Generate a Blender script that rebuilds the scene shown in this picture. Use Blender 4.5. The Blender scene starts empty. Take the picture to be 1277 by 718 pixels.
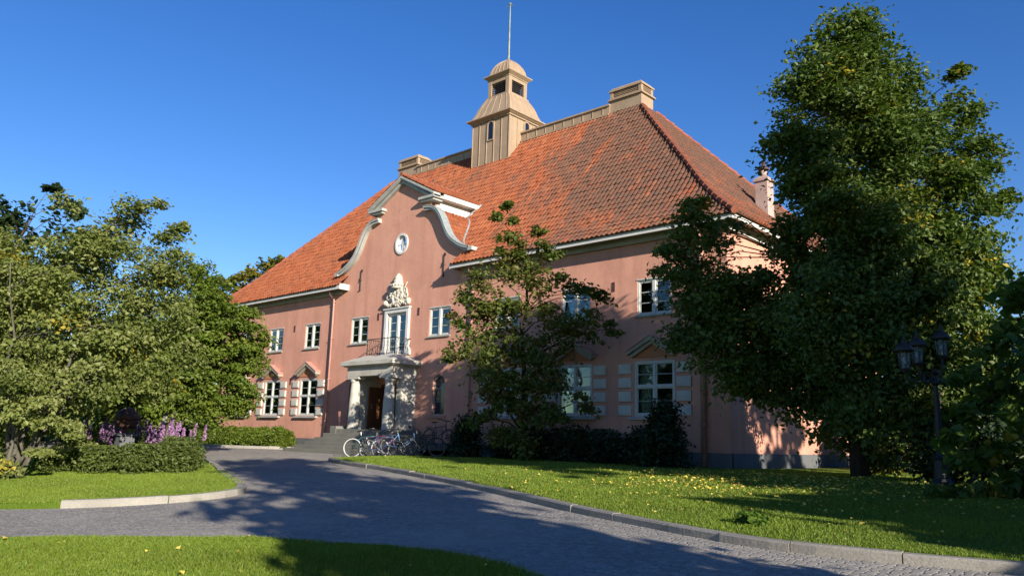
import bpy, math, random
import numpy as np
from mathutils import Vector, Matrix
from mathutils.geometry import tessellate_polygon, delaunay_2d_cdt
SC = bpy.context.scene
COL = SC.collection
random.seed(7)
RNG = np.random.default_rng(11)

# ------------------------------------------------------------------ camera
CF = 980.0
CC = np.array([27.675, -22.33, 1.6])
_a, _t, _r = 0.74737, 0.18973, 0.02896
_F = np.array([-math.sin(_a)*math.cos(_t), math.cos(_a)*math.cos(_t), math.sin(_t)])
_R0 = np.array([math.cos(_a), math.sin(_a), 0.0]); _U0 = np.cross(_R0, _F)
_R = _R0*math.cos(_r) + _U0*math.sin(_r); _U = -_R0*math.sin(_r) + _U0*math.cos(_r)
cam = bpy.data.cameras.new('camera'); camo = bpy.data.objects.new('camera', cam); COL.objects.link(camo)
cam.sensor_width = 36.0; cam.lens = CF/1277*36; cam.clip_end = 3000; cam.clip_start = .05
camo.matrix_world = Matrix(((_R[0], _U[0], -_F[0], CC[0]), (_R[1], _U[1], -_F[1], CC[1]), (_R[2], _U[2], -_F[2], CC[2]), (0, 0, 0, 1)))
SC.camera = camo
# ------------------------------------------------------------------ sky, sun, exposure
SUN_EL, SUN_AZ = math.radians(18.5), math.radians(109)
world = bpy.data.worlds.new('World'); SC.world = world; world.use_nodes = True
wn = world.node_tree
sky = wn.nodes.new('ShaderNodeTexSky'); sky.sky_type = 'NISHITA'; sky.sun_disc = False
sky.sun_elevation = SUN_EL; sky.sun_rotation = SUN_AZ
sky.altitude = 0; sky.air_density = 1.0; sky.dust_density = 0.1; sky.ozone_density = 3.0
hs = wn.nodes.new('ShaderNodeHueSaturation'); hs.inputs['Saturation'].default_value = 1.29; hs.inputs['Hue'].default_value = .516; wn.links.new(sky.outputs[0], hs.inputs['Color'])
wn.links.new(hs.outputs[0], wn.nodes['Background'].inputs[0]); wn.nodes['Background'].inputs[1].default_value = 0.092
sl = bpy.data.lights.new('sun', 'SUN'); sl.energy = 5.0; sl.angle = math.radians(.5); sl.color = (1.0, .91, .78)
so = bpy.data.objects.new('sun', sl); COL.objects.link(so)
sd = Vector((math.sin(SUN_AZ)*math.cos(SUN_EL), math.cos(SUN_AZ)*math.cos(SUN_EL), math.sin(SUN_EL)))
so.rotation_euler = sd.to_track_quat('Z', 'Y').to_euler()
SC.view_settings.view_transform = 'Standard'; SC.view_settings.look = 'None'
SC.view_settings.exposure = 0.9; SC.view_settings.gamma = 1.0; SC.view_settings.use_curve_mapping = False

# ------------------------------------------------------------------ helpers
def hgt(x, y):
    s = min(max((y+21)/17., 0), 1); s = s*s*(3-2*s)*.35 + s*.65
    return .8*s
def hgtv(x, y):
    s = np.clip((y+21)/17., 0, 1); s = s*s*(3-2*s)*.35 + s*.65
    return .8*s
def at(u, v, d):          # a point d metres away along the view axis
    return CC + _F*d + _R*((u-638.5)*d/CF) - _U*((v-359)*d/CF)

def tag(o, label=None, cat=None, group=None, kind=None):
    if label: o['label'] = label
    if cat: o['category'] = cat
    if group: o['group'] = group
    if kind: o['kind'] = kind
    return o
def empty(name, loc=(0, 0, 0), rz=0, parent=None):
    o = bpy.data.objects.new(name, None); COL.objects.link(o); o.location = loc; o.rotation_euler = (0, 0, rz)
    o.empty_display_size = .2
    if parent: o.parent = parent
    return o

class MB:
    def __init__(s): s.v = []; s.f = []
    def add(s, vs, fs):
        n = len(s.v); s.v += [tuple(p) for p in vs]; s.f += [tuple(i+n for i in f) for f in fs]; return s
    def box(s, x0, x1, y0, y1, z0, z1):
        vs = [(x0,y0,z0),(x1,y0,z0),(x1,y1,z0),(x0,y1,z0),(x0,y0,z1),(x1,y0,z1),(x1,y1,z1),(x0,y1,z1)]
        return s.add(vs, [(0,3,2,1),(4,5,6,7),(0,1,5,4),(1,2,6,5),(2,3,7,6),(3,0,4,7)])
    def frustum(s, cx, cy, a0, b0, z0, a1, b1, z1):
        vs = [(cx+i*a, cy+j*b, z) for a, b, z in ((a0,b0,z0),(a1,b1,z1)) for i, j in ((-1,-1),(1,-1),(1,1),(-1,1))]
        return s.add(vs, [(0,3,2,1),(4,5,6,7),(0,1,5,4),(1,2,6,5),(2,3,7,6),(3,0,4,7)])
    def tube(s, pts, r, n=8, cap=True):
        pts = [Vector(p) for p in pts]; rs = r if isinstance(r, (list, tuple)) else [r]*len(pts)
        rings = []; up = None
        for i, p in enumerate(pts):
            d = (pts[min(i+1, len(pts)-1)] - pts[max(i-1, 0)])
            if d.length < 1e-9: d = Vector((0, 0, 1))
            d.normalize()
            if up is None: up = Vector((0, 0, 1)) if abs(d.z) < .9 else Vector((1, 0, 0))
            a = d.cross(up)
            if a.length < 1e-6: a = d.cross(Vector((1, 0, .3)))
            a.normalize(); b = a.cross(d); b.normalize(); up = b
            rings.append([p + (a*math.cos(2*math.pi*k/n) + b*math.sin(2*math.pi*k/n))*rs[i] for k in range(n)])
        vs = [q for ring in rings for q in ring]; fs = []
        for i in range(len(rings)-1):
            for k in range(n):
                k2 = (k+1) % n; fs.append((i*n+k, i*n+k2, (i+1)*n+k2, (i+1)*n+k))
        if cap: fs += [tuple(range(n))[::-1], tuple((len(rings)-1)*n+k for k in range(n))]
        return s.add(vs, fs)
    def lathe(s, c, prof, n=16):
        vs = [(c[0]+r*math.cos(2*math.pi*k/n), c[1]+r*math.sin(2*math.pi*k/n), c[2]+z) for r, z in prof for k in range(n)]; fs = []
        for i in range(len(prof)-1):
            for k in range(n):
                k2 = (k+1) % n; fs.append((i*n+k, i*n+k2, (i+1)*n+k2, (i+1)*n+k))
        fs += [tuple(range(n))[::-1], tuple((len(prof)-1)*n+k for k in range(n))]
        return s.add(vs, fs)
    def torus(s, c, R, r, ax, ay, n=28, m=6):
        c = Vector(c); ax = Vector(ax).normalized(); ay = Vector(ay).normalized(); az = ax.cross(ay)
        vs = []; fs = []
        for i in range(n):
            t = 2*math.pi*i/n; d = ax*math.cos(t) + ay*math.sin(t)
            for j in range(m):
                p = 2*math.pi*j/m; vs.append(c + d*(R + r*math.cos(p)) + az*r*math.sin(p))
        for i in range(n):
            for j in range(m):
                fs.append((i*m+j, ((i+1) % n)*m+j, ((i+1) % n)*m+(j+1) % m, i*m+(j+1) % m))
        return s.add(vs, fs)
    def prism(s, poly, y0, y1, f=None):
        # poly in (x,z), extruded along y ; f maps (x,y,z)->point
        n = len(poly); f = f or (lambda x, y, z: (x, y, z))
        vs = [f(x, y0, z) for x, z in poly] + [f(x, y1, z) for x, z in poly]
        tri = tessellate_polygon([[Vector((x, z, 0)) for x, z in poly]])
        fs = [tuple(t) for t in tri] + [tuple(i+n for i in t)[::-1] for t in tri]
        fs += [(i, (i+1) % n, n+(i+1) % n, n+i) for i in range(n)]
        return s.add(vs, fs)
    def ball(s, c, r, seg=10, rings=7):
        rx, ry, rz = r if isinstance(r, (list, tuple)) else (r, r, r)
        prof = [(math.sin(math.pi*i/rings), -math.cos(math.pi*i/rings)) for i in range(rings+1)]
        vs = []; fs = []
        for i, (a, z) in enumerate(prof):
            a = max(a, .02)
            for k in range(seg): vs.append((c[0]+rx*a*math.cos(2*math.pi*k/seg), c[1]+ry*a*math.sin(2*math.pi*k/seg), c[2]+rz*z))
        for i in range(rings):
            for k in range(seg):
                k2 = (k+1) % seg; fs.append((i*seg+k, i*seg+k2, (i+1)*seg+k2, (i+1)*seg+k))
        return s.add(vs, fs)
    def build(s, name, mat, parent=None, smooth=False, bevel=0):
        me = bpy.data.meshes.new(name); me.from_pydata([tuple(map(float, p)) for p in s.v], [], s.f)
        me.materials.append(mat)
        if smooth: me.polygons.foreach_set('use_smooth', [True]*len(me.polygons))
        me.update(); o = bpy.data.objects.new(name, me); COL.objects.link(o)
        if parent: o.parent = parent
        import bmesh
        b = bmesh.new(); b.from_mesh(me); bmesh.ops.recalc_face_normals(b, faces=b.faces); b.to_mesh(me); b.free()
        if bevel:
            m = o.modifiers.new('bevel', 'BEVEL'); m.width = bevel; m.segments = 2; m.limit_method = 'ANGLE'
        return o
def np_mesh(name, V, Fq, mat, parent=None, attr=None, smooth=False):
    """V (n,3) verts, Fq (m,k) faces"""
    me = bpy.data.meshes.new(name); n = len(V); m, k = Fq.shape
    me.vertices.add(n); me.vertices.foreach_set('co', np.ascontiguousarray(V, dtype=np.float32).ravel())
    me.loops.add(m*k); me.loops.foreach_set('vertex_index', np.ascontiguousarray(Fq, dtype=np.int32).ravel())
    me.polygons.add(m); me.polygons.foreach_set('loop_start', np.arange(0, m*k, k, dtype=np.int32))
    me.polygons.foreach_set('use_smooth', np.full(m, smooth))
    me.materials.append(mat)
    if attr is not None:
        a = me.attributes.new('rnd', 'FLOAT', 'FACE'); a.data.foreach_set('value', np.ascontiguousarray(attr, dtype=np.float32))
    me.update(calc_edges=True); me.validate()
    o = bpy.data.objects.new(name, me); COL.objects.link(o)
    if parent: o.parent = parent
    return o

# ------------------------------------------------------------------ materials
class NT:
    def __init__(s, name):
        s.m = bpy.data.materials.new(name); s.m.use_nodes = True; s.t = s.m.node_tree; s.b = s.t.nodes['Principled BSDF']
        s.out = s.t.nodes['Material Output']
    def n(s, typ, **kw):
        nd = s.t.nodes.new(typ)
        for k, v in kw.items():
            if k in nd.inputs: nd.inputs[k].default_value = v
            else: setattr(nd, k, v)
        return nd
    def l(s, a, b): s.t.links.new(a, b)
    def coord(s, scale=1, obj=True):
        tc = s.n('ShaderNodeTexCoord'); mp = s.n('ShaderNodeMapping')
        sc = scale if isinstance(scale, tuple) else (scale,)*3
        mp.inputs['Scale'].default_value = sc
        s.l(tc.outputs['Object'], mp.inputs[0]); return mp.outputs[0]
    def noise(s, sc, detail=4, vec=None, rough=.55, dist=0):
        nd = s.n('ShaderNodeTexNoise'); nd.inputs['Scale'].default_value = sc; nd.inputs['Detail'].default_value = detail
        nd.inputs['Roughness'].default_value = rough; nd.inputs['Distortion'].default_value = dist
        s.l(vec if vec is not None else s.coord(), nd.inputs['Vector']); return nd.outputs['Fac']
    def ramp(s, fac, stops):
        r = s.n('ShaderNodeValToRGB'); e = r.color_ramp.elements
        while len(e) < len(stops): e.new(.5)
        for i, (p, c) in enumerate(stops): e[i].position = p; e[i].color = (*c, 1) if len(c) == 3 else c
        s.l(fac, r.inputs[0]); return r.outputs[0]
    def mix(s, fac, a, b, mode='MIX'):
        m = s.n('ShaderNodeMix', data_type='RGBA', blend_type=mode)
        for sock, val in ((m.inputs[0], fac), (m.inputs[6], a), (m.inputs[7], b)):
            if isinstance(val, (int, float)): sock.default_value = val
            elif isinstance(val, tuple): sock.default_value = (*val, 1)
            else: s.l(val, sock)
        return m.outputs[2]
    def bump(s, h, strength, dist=.02, normal=None):
        b = s.n('ShaderNodeBump'); b.inputs['Strength'].default_value = strength; b.inputs['Distance'].default_value = dist
        s.l(h, b.inputs['Height'])
        if normal is not None: s.l(normal, b.inputs['Normal'])
        s.l(b.outputs[0], s.b.inputs['Normal']); return b.outputs[0]
    def col(s, c):
        if isinstance(c, tuple): s.b.inputs['Base Color'].default_value = (*c, 1)
        else: s.l(c, s.b.inputs['Base Color'])
        return s
    def rough(s, r, spec=.3, metal=0):
        s.b.inputs['Roughness'].default_value = r; s.b.inputs['Specular IOR Level'].default_value = spec; s.b.inputs['Metallic'].default_value = metal; return s

def simple(name, c, rough=.6, spec=.3, metal=0, var=.12, scale=3.0, bump=0.0, bscale=40):
    t = NT(name); f = t.noise(scale, 5)
    lo = tuple(max(0, x*(1-var)) for x in c); hi = tuple(min(1, x*(1+var)) for x in c)
    t.col(t.ramp(f, [(.3, lo), (.7, hi)])); t.rough(rough, spec, metal)
    if bump: t.bump(t.noise(bscale, 4), bump, .01)
    return t.m

def stucco(name, base):
    t = NT(name)
    big = t.noise(.55, 5, rough=.65); fine = t.noise(9, 6, rough=.7)
    streak = t.noise(1.0, 4, vec=t.coord((2.2, 2.2, .16)))
    c = t.ramp(big, [(.3, tuple(x*.84 for x in base)), (.7, tuple(min(1, x*1.1) for x in base))])
    c = t.mix(t.ramp(streak, [(.48, (0, 0, 0)), (.78, (.75, .75, .75))]), c, tuple(x*y for x, y in zip(base, (.74, .66, .64))))
    patch = t.noise(.9, 2, vec=t.coord((1, 1, .8)), rough=.4); c = t.mix(t.ramp(patch, [(.60, (0, 0, 0)), (.63, (.22, .22, .22))]), c, tuple(min(1, x*1.25) for x in base))
    c = t.mix(.16, c, t.ramp(fine, [(.3, tuple(x*.6 for x in base)), (.7, tuple(min(1, x*1.35) for x in base))]))
    # damp, dirty zone low on the wall: a stain with its own ragged edge
    tc = t.n('ShaderNodeTexCoord'); sx = t.n('ShaderNodeSeparateXYZ'); t.l(tc.outputs['Object'], sx.inputs[0])
    ad = t.n('ShaderNodeMath', operation='ADD'); t.l(sx.outputs[2], ad.inputs[0])
    ml = t.n('ShaderNodeMath', operation='MULTIPLY'); t.l(t.noise(1.3, 5), ml.inputs[0]); ml.inputs[1].default_value = -1.2; t.l(ml.outputs[0], ad.inputs[1])
    st = t.ramp(ad.outputs[0], [(.55, (.45, .45, .45)), (.95, (0, 0, 0))])
    c = t.mix(st, c, (base[0]*.6, base[1]*.62, base[2]*.7))
    t.col(c); t.rough(.92, .12)
    t.bump(t.noise(45, 5, rough=.7), .45, .012, t.bump(t.noise(2.5, 4), .22, .05)); return t.m

def tile_mat():
    t = NT('roof_tile_clay')
    at_ = t.n('ShaderNodeAttribute', attribute_name='rnd')
    c = t.ramp(at_.outputs['Fac'], [(0, (.20, .057, .026)), (.35, (.255, .074, .031)), (.75, (.285, .088, .037)), (.93, (.30, .10, .045)), (1, (.14, .055, .04))])
    big = t.noise(.35, 5, rough=.7)
    c = t.mix(t.ramp(big, [(.42, (0, 0, 0)), (.70, (.55, .55, .55))]), c, (.21, .078, .038))
    # dark lichen running down the slope near the right-hand hip
    lich = t.noise(1.0, 6, vec=t.coord((1.3, .33, .33)), rough=.75)
    tc = t.n('ShaderNodeTexCoord'); sx = t.n('ShaderNodeSeparateXYZ'); t.l(tc.outputs['Object'], sx.inputs[0])
    mr = t.n('ShaderNodeMapRange'); t.l(sx.outputs[0], mr.inputs[0])
    for i, v in ((1, 3.0), (2, 9.5), (3, -.14), (4, .13)): mr.inputs[i].default_value = v
    my = t.n('ShaderNodeMapRange'); t.l(sx.outputs[2], my.inputs[0])
    for i, v in ((1, 9.0), (2, 15.0), (3, -.1), (4, .03)): my.inputs[i].default_value = v
    a1 = t.n('ShaderNodeMath', operation='ADD'); t.l(lich, a1.inputs[0]); t.l(mr.outputs[0], a1.inputs[1])
    a2 = t.n('ShaderNodeMath', operation='ADD'); t.l(a1.outputs[0], a2.inputs[0]); t.l(my.outputs[0], a2.inputs[1])
    lf = t.ramp(a2.outputs[0], [(.42, (0, 0, 0)), (.57, (.95, .95, .95))])
    sp = t.noise(7, 4, rough=.8)
    m2 = t.n('ShaderNodeMath', operation='MULTIPLY'); t.l(lf, m2.inputs[0]); t.l(t.ramp(sp, [(.3, (.35, .35, .35)), (.6, (1, 1, 1))]), m2.inputs[1])
    c = t.mix(m2.outputs[0], c, (.085, .06, .045))
    t.col(c); t.rough(.8, .2); t.bump(t.noise(30, 4), .25, .01); return t.m

def glass_mat():
    t = NT('window_glass'); nt = t.t; nt.nodes.remove(t.b)
    tr = nt.nodes.new('ShaderNodeBsdfTransparent'); tr.inputs[0].default_value = (.62, .70, .66, 1)
    gl = nt.nodes.new('ShaderNodeBsdfGlossy'); gl.inputs['Roughness'].default_value = .015; gl.inputs[0].default_value = (.9, .95, 1, 1)
    fr = nt.nodes.new('ShaderNodeFresnel'); fr.inputs[0].default_value = 1.6
    bp = nt.nodes.new('ShaderNodeBump'); bp.inputs['Strength'].default_value = .12; bp.inputs['Distance'].default_value = .03
    nz = nt.nodes.new('ShaderNodeTexNoise'); nz.inputs['Scale'].default_value = 1.7; nz.inputs['Detail'].default_value = 1
    tc = nt.nodes.new('ShaderNodeTexCoord'); nt.links.new(tc.outputs['Object'], nz.inputs['Vector'])
    nt.links.new(nz.outputs[0], bp.inputs['Height']); nt.links.new(bp.outputs[0], gl.inputs['Normal'])
    ad = nt.nodes.new('ShaderNodeMath'); ad.operation = 'MULTIPLY_ADD'; ad.inputs[1].default_value = .9; ad.inputs[2].default_value = .01; nt.links.new(fr.outputs[0], ad.inputs[0])
    mx = nt.nodes.new('ShaderNodeMixShader'); nt.links.new(ad.outputs[0], mx.inputs[0]); nt.links.new(tr.outputs[0], mx.inputs[1]); nt.links.new(gl.outputs[0], mx.inputs[2])
    nt.links.new(mx.outputs[0], t.out.inputs[0]); return t.m

def leaf_mat(name, cols, trans=.35, yellow=0.0):
    t = NT(name); nt = t.t
    at_ = t.n('ShaderNodeAttribute', attribute_name='rnd')
    stops = [(i/(len(cols)-1)*(.97 if yellow else 1.0), c) for i, c in enumerate(cols)]
    if yellow: stops += [(1-yellow, cols[-1]), (1.0, (.42, .30, .02))]; stops.sort(key=lambda s: s[0])
    c = t.ramp(at_.outputs['Fac'], stops)
    c = t.mix(t.ramp(t.noise(.6, 3), [(.35, (0, 0, 0)), (.7, (.5, .5, .5))]), c, tuple(x*1.35 for x in cols[len(cols)//2]))
    t.col(c); t.rough(.5, .35)
    tl = nt.nodes.new('ShaderNodeBsdfTranslucent'); 
    m = t.mix(1.0, c, (1.0, 1.25, .45), 'MULTIPLY'); t.l(m, tl.inputs[0])
    mx = nt.nodes.new('ShaderNodeMixShader'); mx.inputs[0].default_value = trans
    t.l(t.b.outputs[0], mx.inputs[1]); t.l(tl.outputs[0], mx.inputs[2]); t.l(mx.outputs[0], t.out.inputs[0]); return t.m

def bark_mat(name, c):
    t = NT(name); f = t.noise(3, 6, vec=t.coord((5, 5, 1.2)), rough=.7)
    t.col(t.ramp(f, [(.3, tuple(x*.45 for x in c)), (.7, tuple(x*1.25 for x in c))])); t.rough(.9, .15); t.bump(f, .8, .03); return t.m

def lawn_mat():
    t = NT('lawn_grass'); f = t.noise(1.1, 6, rough=.7); g = t.noise(35, 5, rough=.8)
    c = t.ramp(f, [(.3, (.09, .145, .014)), (.6, (.13, .195, .02)), (.8, (.19, .205, .045))])
    c = t.mix(.5, c, t.ramp(g, [(.3, (.05, .095, .008)), (.7, (.16, .24, .03))]))
    t.col(c); t.rough(.85, .1); t.bump(g, 1.0, .05, t.bump(t.noise(4, 4), .4, .08)); return t.m

def road_mat():
    t = NT('road_setts')
    v = t.coord((1, 1.35, 1))
    wob = t.n('ShaderNodeTexNoise'); wob.inputs['Scale'].default_value = 2.2; wob.inputs['Detail'].default_value = 4; t.l(v, wob.inputs['Vector'])
    vm = t.n('ShaderNodeVectorMath', operation='MULTIPLY_ADD'); t.l(wob.outputs['Color'], vm.inputs[0]); vm.inputs[1].default_value = (.10, .10, 0); t.l(v, vm.inputs[2])
    ed = t.n('ShaderNodeTexVoronoi', feature='DISTANCE_TO_EDGE'); ed.inputs['Scale'].default_value = 9.0; ed.inputs['Randomness'].default_value = .72; t.l(vm.outputs[0], ed.inputs['Vector'])
    ce = t.n('ShaderNodeTexVoronoi', feature='F1'); ce.inputs['Scale'].default_value = 9.0; ce.inputs['Randomness'].default_value = .72; t.l(vm.outputs[0], ce.inputs['Vector'])
    big = t.noise(.45, 7, rough=.72); mid = t.noise(2.6, 5, rough=.7); fine = t.noise(70, 4, rough=.7)
    sp = t.n('ShaderNodeSeparateColor'); t.l(ce.outputs['Color'], sp.inputs[0])
    c = t.ramp(sp.outputs[0], [(0, (.19, .18, .165)), (.5, (.28, .262, .235)), (1, (.37, .345, .305))])
    c = t.mix(t.ramp(ed.outputs['Distance'], [(.02, (.75, .75, .75)), (.10, (0, 0, 0))]), c, (.115, .105, .09))
    c = t.mix(t.ramp(big, [(.42, (0, 0, 0)), (.66, (.8, .8, .8))]), c, (.36, .325, .27))
    c = t.mix(t.ramp(mid, [(.45, (0, 0, 0)), (.75, (.5, .5, .5))]), c, (.18, .165, .14))
    c = t.mix(.3, c, t.ramp(fine, [(.25, (.14, .13, .12)), (.75, (.50, .47, .42))]))
    t.col(c); t.rough(.92, .12)
    t.bump(fine, .3, .01, t.bump(t.ramp(ed.outputs['Distance'], [(.0, (0, 0, 0)), (.14, (1, 1, 1))]), .6, .018, t.bump(mid, .5, .04))); return t.m

def metal_sheet(name, c, seams=True):
    t = NT(name); f = t.noise(1.5, 5, rough=.7)
    cc = t.ramp(f, [(.3, tuple(x*.85 for x in c)), (.7, tuple(min(1, x*1.1) for x in c))])
    cc = t.mix(t.ramp(t.noise(1.2, 5, vec=t.coord((4, 4, .3))), [(.5, (0, 0, 0)), (.85, (.45, .45, .45))]), cc, tuple(x*.6 for x in c))
    t.col(cc); t.rough(.55, .3); t.bump(t.noise(3, 3), .2, .03); return t.m

def wood_mat():
    t = NT('varnished_wood'); w = t.noise(2.0, 6, vec=t.coord((14, 14, 1.0)), dist=.6)
    t.col(t.ramp(w, [(.3, (.06, .022, .010)), (.7, (.17, .068, .025))])); t.rough(.4, .4); return t.m

def granite(name, c, rough=.75):
    t = NT(name); f = t.noise(60, 5, rough=.8); g = t.noise(1.3, 5, rough=.7)
    a = t.ramp(f, [(.3, tuple(x*.6 for x in c)), (.5, c), (.72, tuple(min(1, x*1.4) for x in c))])
    a = t.mix(t.ramp(g, [(.4, (0, 0, 0)), (.75, (.6, .6, .6))]), a, tuple(x*.6 for x in c))
    t.col(a); t.rough(rough, .25); t.bump(t.noise(22, 5), .5, .015); return t.m

PINK = (.59, .298, .212)
M = dict(
    stucco=stucco('pink_stucco', PINK), tymp=stucco('orange_stucco', (.48, .19, .10)),
    tile=tile_mat(), glass=glass_mat(), ridge=simple('ridge_clay', (.25, .085, .05), .8, .2, var=.25, scale=4, bump=.3),
    white=simple('white_paint', (.58, .57, .53), .5, .3, var=.08, scale=3, bump=.1),
    trim=simple('weathered_trim_paint', (.36, .36, .33), .65, .25, var=.14, scale=2.2, bump=.3),
    stone=simple('portico_plaster', (.44, .42, .36), .8, .2, var=.14, scale=2.5, bump=.5, bscale=25),
    soffit=simple('soffit_boards', (.30, .23, .15), .8, .2, var=.15),
    cornice=simple('grey_green_cornice_paint', (.30, .30, .24), .75, .2, var=.12),
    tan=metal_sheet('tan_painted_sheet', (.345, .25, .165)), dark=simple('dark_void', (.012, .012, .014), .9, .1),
    iron=simple('wrought_iron', (.03, .025, .022), .5, .4, var=.3, scale=20, bump=.3), zinc=simple('verdigris_zinc', (.30, .34, .33), .55, .4, metal=.2, var=.2, scale=6, bump=.2),
    pipe=simple('painted_downpipe', (.42, .235, .19), .5, .3, var=.12), plinth=granite('grey_plinth_stone', (.13, .135, .14)),
    granite=granite('kerb_granite', (.30, .28, .24)), oldkerb=granite('weathered_kerb_granite', (.25, .232, .20)), steps=granite('step_stone', (.17, .17, .145)),
    lawn=lawn_mat(), road=road_mat(), wood=wood_mat(), floor=simple('interior_floor', (.2, .15, .1), .5), plaster=simple('interior_plaster', (.55, .55, .5), .9),
    green=simple('pale_green_panel', (.30, .38, .34), .6), curtain=simple('curtain_cloth', (.62, .62, .58), .9, .1, var=.1, bump=.3),
    hood=simple('hood_paint', (.34, .29, .22), .75, .2, var=.12),
    sash=simple('sash_paint', (.50, .51, .47), .5, .3, var=.1, scale=4),
    block=simple('window_block_paint', (.50, .48, .42), .7, .2, var=.1, scale=2.5, bump=.3), crest=simple('crest_stone', (.50, .46, .38), .85, .15, var=.25, scale=14, bump=.8, bscale=30),
    pot=simple('chimney_pot_clay', (.42, .30, .26), .8, .2, var=.15), rust=simple('oxide_cap', (.10, .05, .045), .7, .3, var=.3, scale=9),
    soil=simple('bed_soil', (.05, .035, .022), .95, .1, var=.3, scale=6, bump=.8, bscale=20), copper=simple('copper_spire_patina', (.16, .20, .19), .5, .4, metal=.3, var=.3, scale=5))

t = NT('dark_glass'); t.col((.01, .015, .03)).rough(.08, .6); M['dark_glass'] = t.m

# ------------------------------------------------------------------ ground, road, lawns
ROAD_EDGE_N = [(5.04,-6.72),(6.2,-7.1),(7.65,-7.58),(9.94,-8.17),(13.99,-9.51),(17.14,-10.75),(19.51,-11.79),(21.03,-12.28),(22.33,-12.7),(23.5,-12.9),(24.7,-12.8),(26.2,-12.5),(30,-11.5),(45,-6)]
NEAR_EDGE = [(45,-13),(30,-17.2),(25,-16.9),(23,-16.3),(21.8,-16.0),(20.9,-15.98),(19.9,-16.08),(19.09,-16.41),(18.06,-16.91),(17.2,-17.57),(16.5,-18.29),(15.75,-18.98),(13.6,-20.9),(8,-26),(-5,-38)]
LAWN_W = [(5.6,-2.2),(5.2,-3.2),(4.95,-4.3),(4.75,-5.4),(4.72,-6.2)]
HEDGE_KERB = [(-34,-15.5),(-20,-8.3),(-12,-4.6),(-8.2,-2.6),(-7.0,-1.6),(-6.6,-.7),(-6.4,-.02)]
ISLAND = [(11.0,-18.1),(11.73,-17.35),(12.3,-16.56),(12.68,-15.59),(12.72,-14.63),(12.46,-13.87),(11.53,-13.21),(10.06,-12.7),(7.39,-11.6),(4.0,-10.1),(.37,-8.8),(-6,-8.6),(-14,-12),(-30,-22),(-14,-40),(2,-26.5),(8.4,-20.6)]
ROADP = ROAD_EDGE_N + NEAR_EDGE + [(-30,-60),(-60,-30)] + HEDGE_KERB + [(-6.4,.6),(5.6,.6)] + LAWN_W
def smooth_poly(P, it=2, closed=True):
    P = [np.array(p, float) for p in P]
    for _ in range(it):
        Q = [] if closed else [P[0]]
        for i in range(len(P) if closed else len(P)-1):
            a, b = P[i], P[(i+1) % len(P)]; Q += [a*.75+b*.25, a*.25+b*.75]
        if not closed: Q.append(P[-1])
        P = Q
    return [tuple(p) for p in P]
def inside(poly, X, Y):
    r = np.zeros(len(X), bool); n = len(poly)
    for i in range(n):
        x0, y0 = poly[i]; x1, y1 = poly[(i+1) % n]
        c = ((y0 > Y) != (y1 > Y)); 
        with np.errstate(divide='ignore', invalid='ignore'): xi = (x1-x0)*(Y-y0)/(y1-y0+1e-12)+x0
        r ^= c & (X < xi)
    return r
def resample(P, step):
    out = []
    for i in range(len(P)-1):
        a, b = np.array(P[i]), np.array(P[i+1]); n = max(1, int(np.linalg.norm(b-a)/step))
        out += [tuple(a+(b-a)*k/n) for k in range(n)]
    return out+[tuple(P[-1])]
def sheet(name, loops, mat, dz, grid=1.2, skirt=(), bounds=None):
    """constrained triangulation of the region; loops[0] is the outline"""
    vs = []; es = []
    for lp in loops:
        n0 = len(vs); vs += [Vector(p) for p in lp]; k = len(lp); es += [(n0+i, n0+(i+1) % k) for i in range(k)]
    xs = np.array([p[0] for p in loops[0]]); ys = np.array([p[1] for p in loops[0]])
    b = bounds or (xs.min(), xs.max(), ys.min(), ys.max())
    gx, gy = np.meshgrid(np.arange(b[0]+.5*grid, b[1], grid), np.arange(b[2]+.5*grid, b[3], grid)); gx = gx.ravel(); gy = gy.ravel()
    vs += [Vector((float(x), float(y))) for x, y in zip(gx, gy)]
    r = delaunay_2d_cdt(vs, es, [], 0, 1e-5)
    V = np.array([(p[0], p[1]) for p in r[0]]); T = np.array([f for f in r[2] if len(f) == 3])
    c = V[T].mean(1); ok = inside(loops[0], c[:, 0], c[:, 1])
    for lp in loops[1:]: ok &= ~inside(lp, c[:, 0], c[:, 1])
    T = T[ok]; a = V[T]; cr = (a[:,1,0]-a[:,0,0])*(a[:,2,1]-a[:,0,1])-(a[:,1,1]-a[:,0,1])*(a[:,2,0]-a[:,0,0]); T[cr < 0] = T[cr < 0][:, ::-1]
    Z = hgtv(V[:, 0], V[:, 1]) + dz
    for lp in skirt:
        lp = resample(list(lp)+[lp[0]], .5); lp = np.array(lp); n = len(lp); b0 = len(V); z = hgtv(lp[:, 0], lp[:, 1])
        V = np.vstack([V, lp, lp]); Z = np.concatenate([Z, z+dz, z-.1]); i = np.arange(n-1)
        T = np.vstack([T, np.column_stack([b0+i, b0+i+1, b0+n+i]), np.column_stack([b0+i+1, b0+n+i+1, b0+n+i])])
    o = np_mesh(name, np.column_stack([V, Z]), T, mat, smooth=True); tag(o, kind='structure'); return o
N_S = smooth_poly([LAWN_W[-2], LAWN_W[-1]] + ROAD_EDGE_N, 1, False)
road_poly = [tuple(map(float, p)) for p in N_S + NEAR_EDGE + [(-30,-60),(-60,-30)] + HEDGE_KERB + [(-6.4,.6),(5.6,.6)] + LAWN_W[:-2]]
ISLAND_S = smooth_poly(ISLAND, 2)
SQ = [(-400,-400),(400,-400),(400,600),(-400,600)]
BOUND = (-45, 60, -45, 45)
sheet('ground', [SQ, road_poly], M['lawn'], .10, 1.5, bounds=BOUND, skirt=(road_poly,))
sheet('road', [road_poly], M['road'], 0.0, .9)
sheet('lawn', [ISLAND_S], M['lawn'], .10, 1.0, skirt=(ISLAND_S,))
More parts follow.
